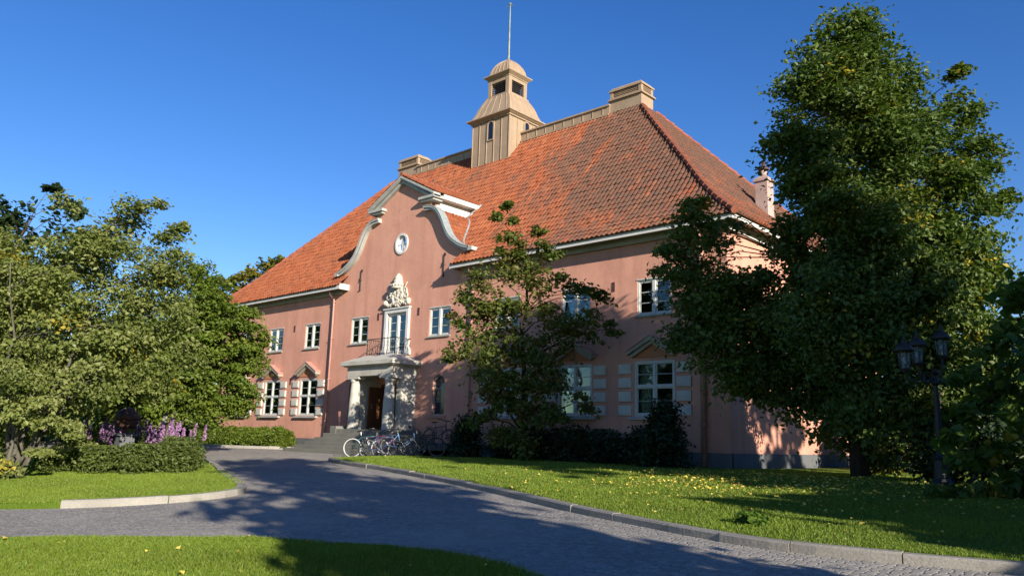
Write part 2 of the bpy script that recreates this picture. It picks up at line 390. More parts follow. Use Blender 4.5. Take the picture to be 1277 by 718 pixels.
def kerb(name, path, w, top, closed=False, side=1, seg=1.05, mat=None):
    """kerb stones laid end to end with slightly open joints"""
    P = resample(path + ([path[0]] if closed else []), .12); P = [np.array(p) for p in P]
    L = np.concatenate([[0], np.cumsum([np.linalg.norm(P[i+1]-P[i]) for i in range(len(P)-1)])]); mb = MB(); s = 0
    def pt(d):
        i = min(max(np.searchsorted(L, d)-1, 0), len(P)-2); t = (d-L[i])/max(L[i+1]-L[i], 1e-9); return P[i]+(P[i+1]-P[i])*t
    while s < L[-1]-.1:
        e = min(s+seg*random.uniform(.8, 1.2), L[-1]); j = random.uniform(-.012, .012); jw = random.uniform(-.012, .012)
        ns = 4; vs = []
        for k in range(ns+1):
            d = s+.008+(e-s-.016)*k/ns; p = pt(d); q = pt(min(d+.05, L[-1])) - pt(max(d-.05, 0)); q /= np.linalg.norm(q)+1e-9
            nrm = np.array([-q[1], q[0]])*side; z = hgt(*p)
            a = p+nrm*(jw-.025); b = p+nrm*(w+jw)
            vs += [(a[0], a[1], z-.15), (a[0], a[1], z+top+j-.025), (a[0]+nrm[0]*.025, a[1]+nrm[1]*.025, z+top+j), (b[0], b[1], z+top+j), (b[0], b[1], z-.1)]
        fs = []
        for k in range(ns):
            for m in range(4): fs.append((k*5+m, k*5+m+1, (k+1)*5+m+1, (k+1)*5+m))
        fs += [(0,1,2,3,4), tuple(ns*5+m for m in range(5))]
        mb.add(vs, fs); s = e
    return tag(mb.build(name, mat or M['granite']), kind='structure')
kerb('kerb', N_S, .14, .115, side=1, seg=1.15, mat=M['oldkerb'])
kerb('kerb', [p for p in ISLAND_S[4:44]], .17, .13, side=1, seg=1.6)
kerb('kerb', HEDGE_KERB, .15, .13, side=1)
kerb('kerb', resample(NEAR_EDGE[:13], 1.0), .10, .095, side=1, seg=.5, mat=M['steps'])
KERB_OK = True

# ------------------------------------------------------------------ the villa
W = 16.2; D = 14.0
villa = tag(empty('villa'), 'long pink stucco villa with red tiled hip roof, curved gable and tan bell tower', 'building')
ZB = .2
VOL = [(1.62,11.55),(2.1,11.5),(2.45,11.28),(2.72,10.92),(2.97,10.45),(3.28,10.0),(3.75,9.63),(4.2,9.40),(4.62,9.28)]   # underside of the curved coping
def spline(P, n=6):
    P = [np.array(p, float) for p in P]; Q = []
    for i in range(len(P)-1):
        p0, p1, p2, p3 = P[max(i-1,0)], P[i], P[i+1], P[min(i+2, len(P)-1)]
        for k in range(n):
            t = k/n; Q.append(.5*((2*p1)+(-p0+p2)*t+(2*p0-5*p1+4*p2-p3)*t*t+(-p0+3*p1-3*p2+p3)*t**3))
    return [tuple(q) for q in Q]+[tuple(P[-1])]
VS = spline(VOL, 5)
WIN_A, WIN_B, WIN_C, WIN_D = 2.82, 6.76, 10.18, 13.50
Z2B, Z2T, ZGB, ZGT = 5.83, 7.07, 2.47, 4.29
holes = []
for xc in (WIN_A, WIN_B, WIN_C, WIN_D):
    for s in (-1, 1): holes.append([(s*xc-.66, Z2B), (s*xc+.66, Z2B), (s*xc+.66, Z2T), (s*xc-.66, Z2T)])
for xc in (WIN_B, WIN_C, WIN_D):
    for s in (-1, 1): holes.append([(s*xc-.77, ZGB), (s*xc+.77, ZGB), (s*xc+.77, ZGT), (s*xc-.77, ZGT)])
def arch_loop(xc, hw, z0, z1, n=10):
    zs = z1-hw; return [(xc-hw, z0), (xc+hw, z0)] + [(xc+hw*math.cos(math.pi*k/n), zs+hw*math.sin(math.pi*k/n)) for k in range(n+1)]
for s in (-1, 1): holes.append(arch_loop(s*2.95, .38, 2.5, 4.18))
holes.append([(-.68, 5.12), (.68, 5.12), (.68, 7.08), (-.68, 7.08)])
holes.append([(-.95, 1.83), (.95, 1.83), (.95, 3.85), (-.95, 3.85)])
holes.append([(.42*math.cos(2*math.pi*k/24), 10.27+.46*math.sin(2*math.pi*k/24)) for k in range(24)])
outer = [(-W, ZB), (W, ZB), (W, 8.75), (4.85, 8.75), (4.85, 9.25)] + VS[::-1][1:] + [(1.95, 11.75), (1.95, 12.2), (0, 13.25), (-1.95, 12.2), (-1.95, 11.75)] + [(-x, z) for x, z in VS[:-1]] + [(-4.85, 9.25), (-4.85, 8.75), (-W, 8.75)]
def wall_with_holes(mb, outer, holes, y, depth, inward=1):
    loops = [outer]+holes
    tri = tessellate_polygon([[Vector((x, z, 0)) for x, z in lp] for lp in loops]); pts = [p for lp in loops for p in lp]
    mb.add([(x, y, z) for x, z in pts], [tuple(t) for t in tri])
    for h in holes:
        n = len(h); mb.add([(x, y, z) for x, z in h]+[(x, y+depth, z) for x, z in h], [(i, (i+1) % n, n+(i+1) % n, n+i) for i in range(n)])
wm = MB(); wall_with_holes(wm, outer, holes, 0, .22)
wm.build('front_wall', M['stucco'], villa)
MB().box(W-.3, W, .004, D, ZB, 8.75).build('side_wall', M['stucco'], villa)
MB().box(-W, -W+.3, .004, D, ZB, 8.75).build('side_wall', M['stucco'], villa)
MB().box(-W+.31, W-.31, D-.3, D, ZB, 8.75).build('back_wall', M['stucco'], villa)
MB().box(-W+.3, W-.3, .3, D-.3, 5.0, 5.1).box(-W+.3, W-.3, .3, D-.3, 1.7, 1.83).build('floor_slab', M['floor'], villa)
MB().box(-W+.3, W-.3, 4.0, 4.15, 1.83, 8.6).build('inner_wall', M['plaster'], villa)
mb = MB()
for x0, x1 in ((-W-.05, -2.4), (2.4, W+.05)): mb.box(x0, x1, -.05, .02, .1, 1.36)
mb.box(W-.02, W+.055, .02, D, .1, 1.362); mb.box(W-.02, W+.05, -.052, .02, .1, 1.358)
mb.build('plinth', M['plinth'], villa)
# back of the gable (parapet thickness)
gb = MB()
gp = [(4.85, 8.75), (4.85, 9.25)] + VS[::-1][1:] + [(1.95, 11.75), (1.95, 12.2), (0, 13.25)]
gp2 = gp + [(-x, z) for x, z in gp[::-1][1:]]
gb.prism(gp2, .225, .3); gb.build('gable_parapet', M['stucco'], villa)

# --- windows
def joined_frame(mb, x0, x1, z0, z1, y, t=.06, d=.07):
    mb.box(x0, x0+t, y, y+d, z0, z1); mb.box(x1-t, x1, y, y+d, z0, z1)
    mb.box(x0+t, x1-t, y+.002, y+d-.002, z0, z0+t); mb.box(x0+t, x1-t, y+.002, y+d-.002, z1-t, z1)
def casement(mb, x0, x1, z0, z1, y, rows, t=.05, bw=.012):
    joined_frame(mb, x0, x1, z0, z1, y, t, .045)
    for k in range(1, rows):
        z = z0+(z1-z0)*k/rows; mb.box(x0+.03, x1-.03, y+.008, y+.036, z-bw, z+bw)
def window_upper(xc, s):
    x0, x1 = xc-.66, xc+.66; fr = MB(); joined_frame(fr, x0, x1, Z2B, Z2T, .02, .06, .12)
    fr.box(xc-.055, xc+.055, .0, .14, Z2B+.06, Z2T-.06)
    casement(fr, x0+.06, xc-.055, Z2B+.06, Z2T-.06, .045, 3); casement(fr, xc+.055, x1-.06, Z2B+.06, Z2T-.06, .045, 3)
    fr.box(x0-.02, x1+.02, -.02, .02, Z2T-.01, Z2T+.03)
    f = fr.build('window', M['sash'], villa)
    MB().box(x0+.08, x1-.08, .066, .07, Z2B+.08, Z2T-.08).build('pane', M['glass'], f)
    MB().box(x0-.06, x1+.06, -.07, .02, Z2B-.06, Z2B-.004).build('sill', M['cornice'], f)
    return f
def window_lower(xc, curtain=True):
    x0, x1 = xc-.77, xc+.77; zm = (ZGB+ZGT)/2+.06; fr = MB(); joined_frame(fr, x0, x1, ZGB, ZGT, .01, .07, .13)
    fr.box(xc-.045, xc+.045, .005, .14, ZGB+.07, ZGT-.07); fr.box(x0+.07, xc-.045, .008, .138, zm-.035, zm+.035); fr.box(xc+.045, x1-.07, .008, .138, zm-.035, zm+.035)
    for a, b in ((x0+.07, xc-.045), (xc+.045, x1-.07)):
        casement(fr, a, b, ZGB+.07, zm-.035, .04, 2, .038, .009); casement(fr, a, b, zm+.035, ZGT-.07, .04, 2, .038, .009)
    f = fr.build('window', M['sash'], villa)
    MB().box(x0+.09, x1-.09, .062, .066, ZGB+.09, ZGT-.09).build('pane', M['glass'], f)
    MB().box(x0-.2, x1+.2, -.14, .01, ZGB-.12, ZGB-.03).build('sill', M['trim'], f)
    cu = MB()
    for a, b in ((x0+.05, x0+.52),) + (((x1-.24, x1-.05),) if curtain else ()):
        n = 14; vs = []
        for k in range(n+1):
            x = a+(b-a)*k/n; y = .27+.03*math.sin(k*1.9); vs += [(x, y, ZGB), (x, y, ZGT)]
        cu.add(vs, [(2*k, 2*k+2, 2*k+3, 2*k+1) for k in range(n)])
    cu.build('curtain', M['curtain'], f, smooth=True)
    for s in (-1, 1):
        bl = MB(); xi = xc+s*(.77+.10); xo = xc+s*(.77+.62)
        for k in range(4):
            z = ZGB+.02+k*.462; bl.box(min(xi, xo), max(xi, xo), -.065, .01, z, z+.33)
            bl.box(min(xi, xo)+.05, max(xi, xo)-.05, -.074, -.064, z+.05, z+.28)
        bl.build('shutter', M['block'], villa, bevel=.008)
    # chevron hood
    hm = MB(); hw = .93; za, ze_ = 5.10, 4.60; dp = -.27
    for s in (-1, 1):
        hm.prism([(xc, za), (xc+s*hw, ze_), (xc+s*hw, ze_-.12), (xc, za-.14)], dp, .0)
        hm.prism([(xc, za-.145), (xc+s*(hw-.06), ze_-.123), (xc+s*(hw-.14), ze_-.20), (xc, za-.26)], dp+.09, .0)
    h = hm.build('window_hood', M['hood'], villa)
    cp = MB()
    for s in (-1, 1): cp.prism([(xc, za+.006), (xc+s*(hw+.03), ze_+.006-.01), (xc+s*(hw+.03), ze_+.03), (xc, za+.045)], dp-.03, .0)
    cp.build('hood_flashing', M['pipe'], h)
    MB().prism([(xc, za-.25), (xc+hw-.12, ze_-.2), (xc-hw+.12, ze_-.2)], -.03, .0).build('tympanum', M['tymp'], h)
for s in (-1, 1):
    for xc in (WIN_A, WIN_B, WIN_C, WIN_D): window_upper(s*xc, s)
    for xc in (WIN_B, WIN_C, WIN_D): window_lower(s*xc, xc != WIN_B)
# arched side-lights
for s in (-1, 1):
    xc = s*2.95; outl = arch_loop(xc, .38, 2.5, 4.18, 12); inn = arch_loop(xc, .335, 2.545, 4.135, 12); n = len(outl); fr = MB()
    vs = [(x, .10, z) for x, z in outl]+[(x, .10, z) for x, z in inn]+[(x, .17, z) for x, z in outl]+[(x, .17, z) for x, z in inn]
    fr.add(vs, [(i, (i+1) % n, n+(i+1) % n, n+i) for i in range(n)]+[(n+i, n+(i+1) % n, 3*n+(i+1) % n, 3*n+i) for i in range(n)])
    for z in (3.05, 3.6): fr.box(xc-.335, xc+.335, .11, .14, z-.011, z+.011)
    f = fr.build('arched_window', M['zinc'], villa)
    MB().prism(inn, .125, .129).build('pane', M['dark_glass'], f)
    MB().box(xc-.52, xc+.52, -.1, .0, 2.38, 2.47).build('sill', M['pipe'], f)
# oculus
om = MB(); n = 28
ring = lambda r, rz, y: [(r*math.cos(2*math.pi*k/n), y, 10.27+rz*math.sin(2*math.pi*k/n)) for k in range(n)]
vs = ring(.46, .50, -.05)+ring(.36, .40, -.05)+ring(.46, .50, .0)+ring(.36, .40, .12)
om.add(vs, [(i, (i+1) % n, n+(i+1) % n, n+i) for i in range(n)]+[(i, (i+1) % n, 2*n+(i+1) % n, 2*n+i) for i in range(n)]+[(n+i, n+(i+1) % n, 3*n+(i+1) % n, 3*n+i) for i in range(n)])
om.box(-.025, .025, .04, .08, 9.9, 10.64); om.box(-.36, .36, .042, .078, 10.245, 10.295)
oc = om.build('round_window', M['white'], villa)
MB().add(ring(.4, .44, .09), [tuple(range(n))]).build('pane', M['glass'], oc)

# --- balcony door
bd = MB()
bd.box(-.86, -.68, -.10, .06, 5.12, 7.22); bd.box(.68, .86, -.10, .06, 5.12, 7.22); bd.box(-.68, .68, -.098, .06, 7.06, 7.22)
bd.box(-.92, .92, -.15, .0, 7.222, 7.29)
for s in (-1, 1):
    bd.prism([(s*.86, 5.12), (s*1.02, 5.12), (s*1.0, 5.35), (s*.9, 5.5), (s*.93, 5.75), (s*.86, 5.85)], -.09, .0)
sur = bd.build('door_surround', M['white'], villa, bevel=.01)
fr = MB(); joined_frame(fr, -.68, .68, 5.12, 7.06, .03, .07, .12); fr.box(-.06, .06, .01, .15, 5.19, 6.99)
for a, b in ((-.61, -.06), (.06, .61)):
    casement(fr, a, b, 5.19, 6.99, .05, 5)
    fr.box(a+.05, b-.05, .055, .09, 5.2, 5.36)
dr = fr.build('balcony_door', M['white'], villa)
MB().box(-.6, .6, .072, .076, 5.2, 6.98).build('pane', M['glass'], dr)
# --- crest: shield, crown, scroll, crossed staves (generic)
cr = MB()
sh = [(-.5, 8.1), (-.56, 7.9), (-.5, 7.65), (-.3, 7.45), (0, 7.36), (.3, 7.45), (.5, 7.65), (.56, 7.9), (.5, 8.1), (.25, 8.16), (0, 8.1), (-.25, 8.16)]
cr.prism([(x*1.12, z) for x, z in sh], -.10, .0); cr.prism([(x*.8, 7.76+(z-7.76)*.8) for x, z in sh], -.17, -.09)
rr = random.Random(3)
for k in range(34):
    a = rr.uniform(-.44, .44); z = rr.uniform(7.5, 8.08); cr.ball((a, -.16, z), (rr.uniform(.035, .08), .06, rr.uniform(.05, .12)), 8, 5)
for k in range(13):
    a = -.82+1.64*k/12; z = 7.42+.05*math.cos(k*1.4)+.06*abs(a); cr.ball((a, -.11, z), (.10, .10, .09), 8, 5)
for s in (-1, 1):
    cr.ball((s*.8, -.11, 7.55), .13, 10, 6); cr.torus((s*.62, -.1, 7.8), .1, .04, (1, 0, 0), (0, 0, 1), 14, 6); cr.torus((s*.55, -.1, 8.05), .09, .035, (1, 0, 0), (0, 0, 1), 14, 6)
    cr.tube([(s*.2, -.07, 7.8), (s*.62, -.07, 8.42)], .035, 6)
crest = cr.build('carved_crest', M['crest'], villa, smooth=False)
c2 = MB(); c2.lathe((0, -.08, 8.14), [(.30, 0), (.34, .06), (.26, .12), (.3, .2), (.2, .3), (.24, .38), (.17, .46), (.19, .52), (.13, .62), (.05, .72)], 14)
for k in range(7): c2.ball((.3*math.cos(math.pi*k/6), -.1-.26*math.sin(math.pi*k/6), 8.3), .06, 7, 5)
c2.build('crown', M['crest'], crest, smooth=True)

# --- gable copings and pediment
trim = MB(); P_in = VS
def offset(P, d):
    out = []
    for i, p in enumerate(P):
        a = np.array(P[max(i-1, 0)]); b = np.array(P[min(i+1, len(P)-1)]); t = (b-a)/np.linalg.norm(b-a); out.append((p[0]+t[1]*d*-1*-1 if 0 else p[0]-t[1]*(-d)*-1, p[1]-t[0]*(-d)) if 0 else (p[0]+(-t[1])*-d*-1, p[1]+t[0]*d))
    return out
for s in (-1, 1):
    def band(d0, d1, y0, y1):
        A = offset(P_in, d0); B = offset(P_in, d1); n = len(A); vs = []
        for (ax, az), (bx, bz) in zip(A, B): vs += [(s*ax, y0, az), (s*bx, y0, bz), (s*bx, y1, bz), (s*ax, y1, az)]
        fs = []
        for i in range(n-1):
            for k in range(4): fs.append((4*i+k, 4*i+(k+1) % 4, 4*i+4+(k+1) % 4, 4*i+4+k))
        fs += [(0, 1, 2, 3), (4*n-4, 4*n-3, 4*n-2, 4*n-1)]; trim.add(vs, fs)
    band(-.02, .09, -.19, .10); band(.09, .165, -.25, .12)
    trim.box(min(s*4.60, s*4.86), max(s*4.60, s*4.86), -.25, .75, 9.27, 9.43)
    # raking cornice with short horizontal return
    hw = 2.36; za, ze_ = 13.47, 12.27
    for (u0, u1, dep, w2) in ((0, .10, -.30, 0), (.10, .17, -.26, .0), (.17, .32, -.16, .12)):
        trim.prism([(0, za-u0), (s*(hw-w2), ze_-u0), (s*(hw-w2), ze_-u1), (0, za-u1)], dep, .12)
    trim.box(min(s*1.3, s*2.36), max(s*1.3, s*2.36), -.28, .35, 12.05, 12.17); trim.box(min(s*1.4, s*2.25), max(s*1.4, s*2.25), -.2, .35, 11.95, 12.048)
trim.build('gable_coping', M['trim'], villa)
for s in (-1, 1):
    trim = MB(); A = offset(P_in, .166); B = offset(P_in, .195); n = len(A); vs = []
    for (ax, az), (bx, bz) in zip(A, B): vs += [(s*ax, -.265, az), (s*bx, -.265, bz), (s*bx, .14, bz), (s*ax, .14, az)]
    trim.add(vs, [(4*i+k, 4*i+(k+1) % 4, 4*i+4+(k+1) % 4, 4*i+4+k) for i in range(n-1) for k in range(4)]+[(0, 1, 2, 3), (4*n-4, 4*n-3, 4*n-2, 4*n-1)])
    trim.build('coping_flashing', M['zinc'], villa)
# dormer body behind the pediment
for s in (-1, 1):
    dm = MB(); dm.box(min(s*1.75, s*1.98), max(s*1.75, s*1.98), .3, 4.2, 11.2, 12.08)
    dm.build('dormer_side', M['white'], villa)
for s in (-1, 1):
    dc = MB(); dc.box(min(s*1.9, s*2.34), max(s*1.9, s*2.34), .355, 3.2, 12.08, 12.16); dc.box(min(s*2.22, s*2.36), max(s*2.22, s*2.36), .352, 3.2, 12.162, 12.30)
    dc.build('dormer_cornice', M['white'], villa)

# --- tiled roof surfaces
def prof(t):      # t: horizontal distance in from the eave -> height
    X = [-.12, 0, .8, 1.7, 3.0, 4.15, 6.0, 7.0]; Z = [8.66, 8.76, 9.48, 10.45, 12.05, 13.42, 15.65, 16.9]
    return np.interp(t, X, Z)
EX0, EY0, EY1, XR, YR0, YR1 = 16.7, -.5, 14.5, 8.76, 6.5, 7.5
KX = (EX0-XR)/7.0
def tiled(name, clip, to3d, span, pitch=.215, course=.36, parent=None, tmax=7.0, tmin=-.12, cut=None):
    """corrugated pantile courses; clip(t)->(a0,a1) along-range, to3d(a,t,lift)->xyz"""
    ts = np.arange(tmin, tmax-.02, course*.68); ts = np.append(ts, tmax); nc = int((span[1]-span[0])/pitch)+2
    shp = np.array([0, .55, 1.0, .75, .15]); off = np.array([0, .22, .45, .68, .88])
    A = np.concatenate([[span[0]+(i+o)*pitch for o in off] for i in range(nc)]); H = np.tile(shp, nc)*.06
    V = []; F = []; R = []; base = 0; tr = RNG.random((len(ts), nc))
    jit = RNG.normal(0, .006, (len(ts), nc))
    for r in range(len(ts)-1):
        t0, t1 = ts[r], min(ts[r+1]+.02, tmax)
        rows = []
        for t, lift in ((t0, 0.0), (t0, .03), (t1, .004)):
            a0, a1 = clip(t); a = np.clip(A, a0, a1); z = H + lift + np.repeat(jit[r], 5)*(lift > 0)
            z = np.where(lift == 0, 0.0, z); rows.append(to3d(a, np.full_like(a, t), z)); 
        n = len(A); V += rows
        a0, a1 = clip((t0+t1)/2); i = np.arange(n-1); w = (np.clip(A[i+1], a0, a1)-np.clip(A[i], a0, a1)) > 1e-4; i = i[w]
        for k in range(2):
            if cut is not None:
                ok = cut(rows[k][i], rows[k+1][i+1])
                i_ = i[ok]
            else: i_ = i
            b = base+k*n; F.append(np.column_stack([b+i_, b+i_+1, b+n+i_+1, b+n+i_])); R.append(tr[r][i_//5])
        base += 3*n
    return np_mesh(name, np.vstack(V), np.vstack(F), M['tile'], parent, np.concatenate(R))
nz = lambda t: None
def front3(a, t, l): return np.column_stack([a, EY0+t-l*.72, prof(t)+l*.7])
def back3(a, t, l): return np.column_stack([a, EY1-t+l*.72, prof(t)+l*.7])
def right3(a, t, l): return np.column_stack([EX0-t*KX+l*.7, a, prof(t)+l*.7])
def left3(a, t, l): return np.column_stack([-EX0+t*KX-l*.7, a, prof(t)+l*.7])
roof = empty('roof', parent=villa)
tiled('tiled_slope', lambda t: (-(EX0-max(t, -.12)*KX), EX0-max(t, -.12)*KX), front3, (-16.9, 16.9), parent=roof, cut=lambda p, q: ~(((np.abs(p[:, 0]) < 3.97) & (q[:, 1] < .25)) | ((np.abs(p[:, 0]) < 4.86) & (p[:, 1] > -.12) & (q[:, 1] < .30))))
tiled('tiled_slope', lambda t: (-(EX0-max(t, -.12)*KX), EX0-max(t, -.12)*KX), back3, (-16.9, 16.9), .43, .36, parent=roof)
tiled('tiled_slope', lambda t: (EY0+t, EY1-t), right3, (-.7, 14.7), parent=roof)
tiled('tiled_slope', lambda t: (EY0+t, EY1-t), left3, (-.7, 14.7), parent=roof)
# half-round hip tiles
for sx in (-1, 1):
    for (y0, dy) in ((EY0, 1), (EY1, -1)):
        hp = MB()
        tt = np.arange(-.1, 7.0, .27)
        for k in range(len(tt)-1):
            a = (sx*(EX0-tt[k]*KX), y0+dy*tt[k], prof(tt[k])+.075); b = (sx*(EX0-tt[k+1]*KX), y0+dy*tt[k+1], prof(tt[k+1])+.055)
            hp.tube([a, b], [.13, .10], 8)
        hp.build('hip_tiles', M['ridge'], roof)
# dormer saddle roof and swept roofs behind the curved copings
def dorm(s):
    def f(a, t, l):   # t from eave (0) to ridge
        return np.column_stack([s*(2.40-t+l*.3), a, 12.30+t*(13.47-12.27)/2.36+l*.9])
    return f
for s in (-1, 1): tiled('dormer_slope', lambda t: (-.27, 3.6), dorm(s), (-.27, 3.6), parent=roof, tmax=2.40, tmin=0)
VX = np.array([p[0] for p in VS]); VZ = np.array([p[1] for p in VS])
sl_ = np.concatenate([[0], np.cumsum(np.hypot(np.diff(VX), np.diff(VZ)))])
def swept(s):
    def f(a, t, l):
        d = sl_[-1]-t; return np.column_stack([s*(np.interp(d, sl_, VX)+l*.7), a, np.interp(d, sl_, VZ)+.05+l*.7])
    return f
for s in (-1, 1): tiled('swept_slope', lambda t: (.13, 3.4), swept(s), (.13, 3.4), parent=roof, tmax=float(sl_[-1])-.35, tmin=0)
# valley flashing where the swept roof meets the main slope
def yroof(z): 
    t = np.linspace(-.1, 7, 400); return EY0+float(np.interp(z, prof(t), t))
for s in (-1, 1):
    vf = MB(); vf.tube([(s*(x+.06), yroof(z)-.06, z+.07) for x, z in VS[6:]], .045, 8)
    vf.tube([(s*2.05, yroof(11.65)-.05, 11.65), (s*2.3, yroof(12.0)-.05, 12.02), (s*2.42, yroof(12.25)-.05, 12.32)], .06, 8)
    vf.build('valley_flashing', M['zinc'], roof)
rt = MB()
for k in range(11): rt.tube([(0, -.28+k*.34, 13.56), (0, .05+k*.34, 13.54)], [.11, .09], 8)
rt.build('dormer_ridge_tiles', M['ridge'], roof)
# eaves: gutter board, soffit, frieze
ev = MB(); sf = MB(); cn = MB()
for (x0, x1) in ((-EX0, -3.95), (3.95, EX0)):
    ev.box(x0, x1, EY0-.03, EY0+.0, 8.68, 8.86) if 0 else ev.box(x0, x1, EY0-.06, EY0+.03, 8.52, 8.70)
    sf.box(x0+.03, x1-.03, EY0+.03, -.0, 8.60, 8.635)
    cn = MB(); cn.box(x0+.35, x1-.35, -.13, -.002, 8.36, 8.598); cn.box(x0+.25, x1-.25, -.2, -.003, 8.52, 8.597); cn.build('frieze', M['cornice'], roof)
ev.box(EX0-.03, EX0+.06, EY0+.03, EY1-.03, 8.521, 8.699); ev.box(-EX0-.06, -EX0+.03, EY0+.03, EY1-.03, 8.521, 8.699)
ev.box(-EX0, EX0, EY1-.03, EY1+.06, 8.52, 8.70)
for s in (-1, 1):
    ev.box(min(s*3.93, s*3.88), max(s*3.93, s*3.88), EY0-.06, .0, 8.50, 8.78)
sf.box(W, EX0-.03, .0, EY1-.05, 8.601, 8.636); sf.box(-EX0+.03, -W, .0, EY1-.05, 8.601, 8.636); sf.box(-EX0+.05, EX0-.05, D, EY1-.04, 8.602, 8.634)
cn = MB(); cn.box(W+.002, W+.13, -.12, D, 8.361, 8.599); cn.box(W+.003, W+.2, -.19, D, 8.521, 8.598)
ev.build('gutter_board', M['white'], roof); sf.build('soffit', M['soffit'], roof); cn.build('frieze', M['cornice'], roof)
MB().box(W+.13, W+.15, -.15, D, 8.33, 8.37).box(W-.01, W+.13, -.13, D, 8.32, 8.36).build('frieze_moulding', M['white'], roof)
# snow/ridge platform between the chimneys
rb = MB(); rb.box(-7.0, 7.0, YR0-.04, YR1+.04, 16.6, 17.32); rb.box(-7.02, 7.02, YR0-.12, YR1+.12, 17.32, 17.40)
for k in range(-11, 12): rb.box(k*.6-.02, k*.6+.02, YR0-.065, YR0-.04, 16.9, 17.32)
rb.box(-7, 7, YR0-.14, YR0-.04, 16.84, 16.92)
rb.build('ridge_platform', M['tan'], roof)
# vent chimneys at the ridge ends
for s in (-1, 1):
    c = MB(); x0, x1 = sorted((s*7.0, s*8.76)); y0, y1 = YR0, YR1
    c.box(x0, x1, y0, y1, 16.2, 17.52); c.box(x0-.10, x1+.10, y0-.10, y1+.10, 17.52, 17.58); c.box(x0-.05, x1+.05, y0-.05, y1+.05, 17.58, 17.64); 
    for a, b in ((x0, x0+.16), (x1-.16, x1)):
        for e, g in ((y0, y0+.16), (y1-.16, y1)): c.box(a, b, e, g, 17.64, 17.98)
    c.box(x0+.1, x1-.1, y0+.1, y1-.1, 17.64, 17.98)
    for k in range(4):
        z = 17.68+k*.08; c.box(x0+.16, x1-.16, y0+.02, y0+.1, z, z+.03); c.box(x0+.02, x0+.1, y0+.16, y1-.16, z, z+.03); c.box(x1-.1, x1-.02, y0+.16, y1-.16, z, z+.03)
    c.frustum((x0+x1)/2, (y0+y1)/2, (x1-x0)/2+.05, (y1-y0)/2+.05, 17.98, (x1-x0)/2+.05, (y1-y0)/2+.05, 18.06)
    c.frustum((x0+x1)/2, (y0+y1)/2, (x1-x0)/2+.02, (y1-y0)/2+.02, 18.06, (x1-x0)/2-.08, (y1-y0)/2-.08, 18.2)
    c.build('ventilation_stack', M['tan'], roof)
# small rendered chimney on the right-hand slope
c = MB(); cx, cy = 14.55, 6.5; c.box(cx-.26, cx+.26, cy-.28, cy+.28, 10.0, 11.95); c.box(cx-.32, cx+.32, cy-.34, cy+.34, 11.95, 12.06); c.frustum(cx, cy, .31, .33, 12.06, .17, .17, 12.2)
ch = c.build('chimney', M['pot'], roof, bevel=.01)
MB().lathe((cx, cy, 12.42), [(.16, 0), (.15, .32), (.17, .33)], 14).build('chimney_pot', M['white'], ch, smooth=True) if 0 else None
pt = MB().lathe((cx, cy, 12.18), [(.14, 0), (.12, .28)], 14).build('chimney_pot', M['pot'], ch, smooth=True)
MB().lathe((cx, cy, 12.45), [(.12, 0), (.21, .03), (.22, .10), (.12, .15), (.07, .17), (.07, .36), (.10, .38), (.02, .42)], 14).build('chimney_cowl', M['rust'], ch)
# downpipes
for s in (-1, 1):
    for x in (4.9, 15.35):
        p = MB(); g0 = .95
        p.tube([(s*x, -.42, 8.52), (s*x, -.40, 8.40), (s*x, -.14, 8.15), (s*x, -.12, 7.9), (s*x, -.12, g0)], .045 if x < 6 else .09, 10)
        for z in (8.0, 6.2, 4.2, 2.2): p.torus((s*x, -.12, z), .06 if x < 6 else .105, .02, (1, 0, 0), (0, 1, 0), 14, 5); p.box(s*x-.015, s*x+.015, -.1, 0, z-.015, z+.015)
        p.build('downpipe', M['pipe'], villa, smooth=True)
# iron wall anchors, air bricks
for s in (-1, 1):
    a = MB(); x = s*2.95
    a.tube([(x, -.03, 8.42), (x, -.03, 9.35)], .022, 6); a.ball((x, -.04, 8.42), .05); a.torus((x+.05, -.03, 9.36), .06, .018, (1, 0, 0), (0, 0, 1), 12, 5); a.ball((x, -.04, 8.9), .055); a.torus((x-.05, -.03, 8.98), .05, .016, (1, 0, 0), (0, 0, 1), 12, 5)
    a.build('wall_anchor', M['iron'], villa)
    for xx, z in ((1.42, 7.0), (8.45, 6.95), (11.85, 6.95), (4.9+3.55, 4.2)):
        v = MB(); v.box(s*xx-.06, s*xx+.06, -.012, .004, z-.17, z+.17)
        for k in range(5): v.box(s*xx-.06, s*xx+.06, -.025, -.012, z-.16+k*.07, z-.13+k*.07)
        v.build('air_vent', M['rust'], villa)
# --- bell tower
tw = empty('bell_tower', parent=villa); TY = 6.72
b = MB(); b.frustum(0, TY, 1.34, 1.2, 14.6, 1.34, 1.2, 18.12)
b.build('tower_shaft', M['tan'], tw)
b = MB()
for k in range(6):
    x = -1.34+.01+k*(2.68/5)*.996; b.box(x-.014, x+.014, TY-1.235, TY-1.2, 15.3, 18.1)
for k in range(5):
    y = TY-1.2+k*.6; b.box(1.34, 1.375, y-.014, y+.014, 15.3, 18.1)
b.build('standing_seams', M['tan'], tw)
b = MB()
b.frustum(0, TY, 1.42, 1.28, 18.12, 1.42, 1.28, 18.2); b.frustum(0, TY, 1.46, 1.32, 18.2, 1.60, 1.46, 18.29); b.frustum(0, TY, 1.62, 1.48, 18.29, 1.62, 1.48, 18.36)
b.build('tower_cornice', M['tan'], tw); b = MB()
b.frustum(0, TY, .84, .80, 19.64, .84, .80, 19.72)
b.build('belfry_sill', M['tan'], tw); b = MB()
b.frustum(0, TY, .80, .75, 20.70, .80, .75, 20.76); b.frustum(0, TY, .82, .77, 20.76, .97, .92, 20.88); b.frustum(0, TY, .98, .93, 20.88, .98, .93, 20.94)
b.build('tower_cornice', M['tan'], tw)
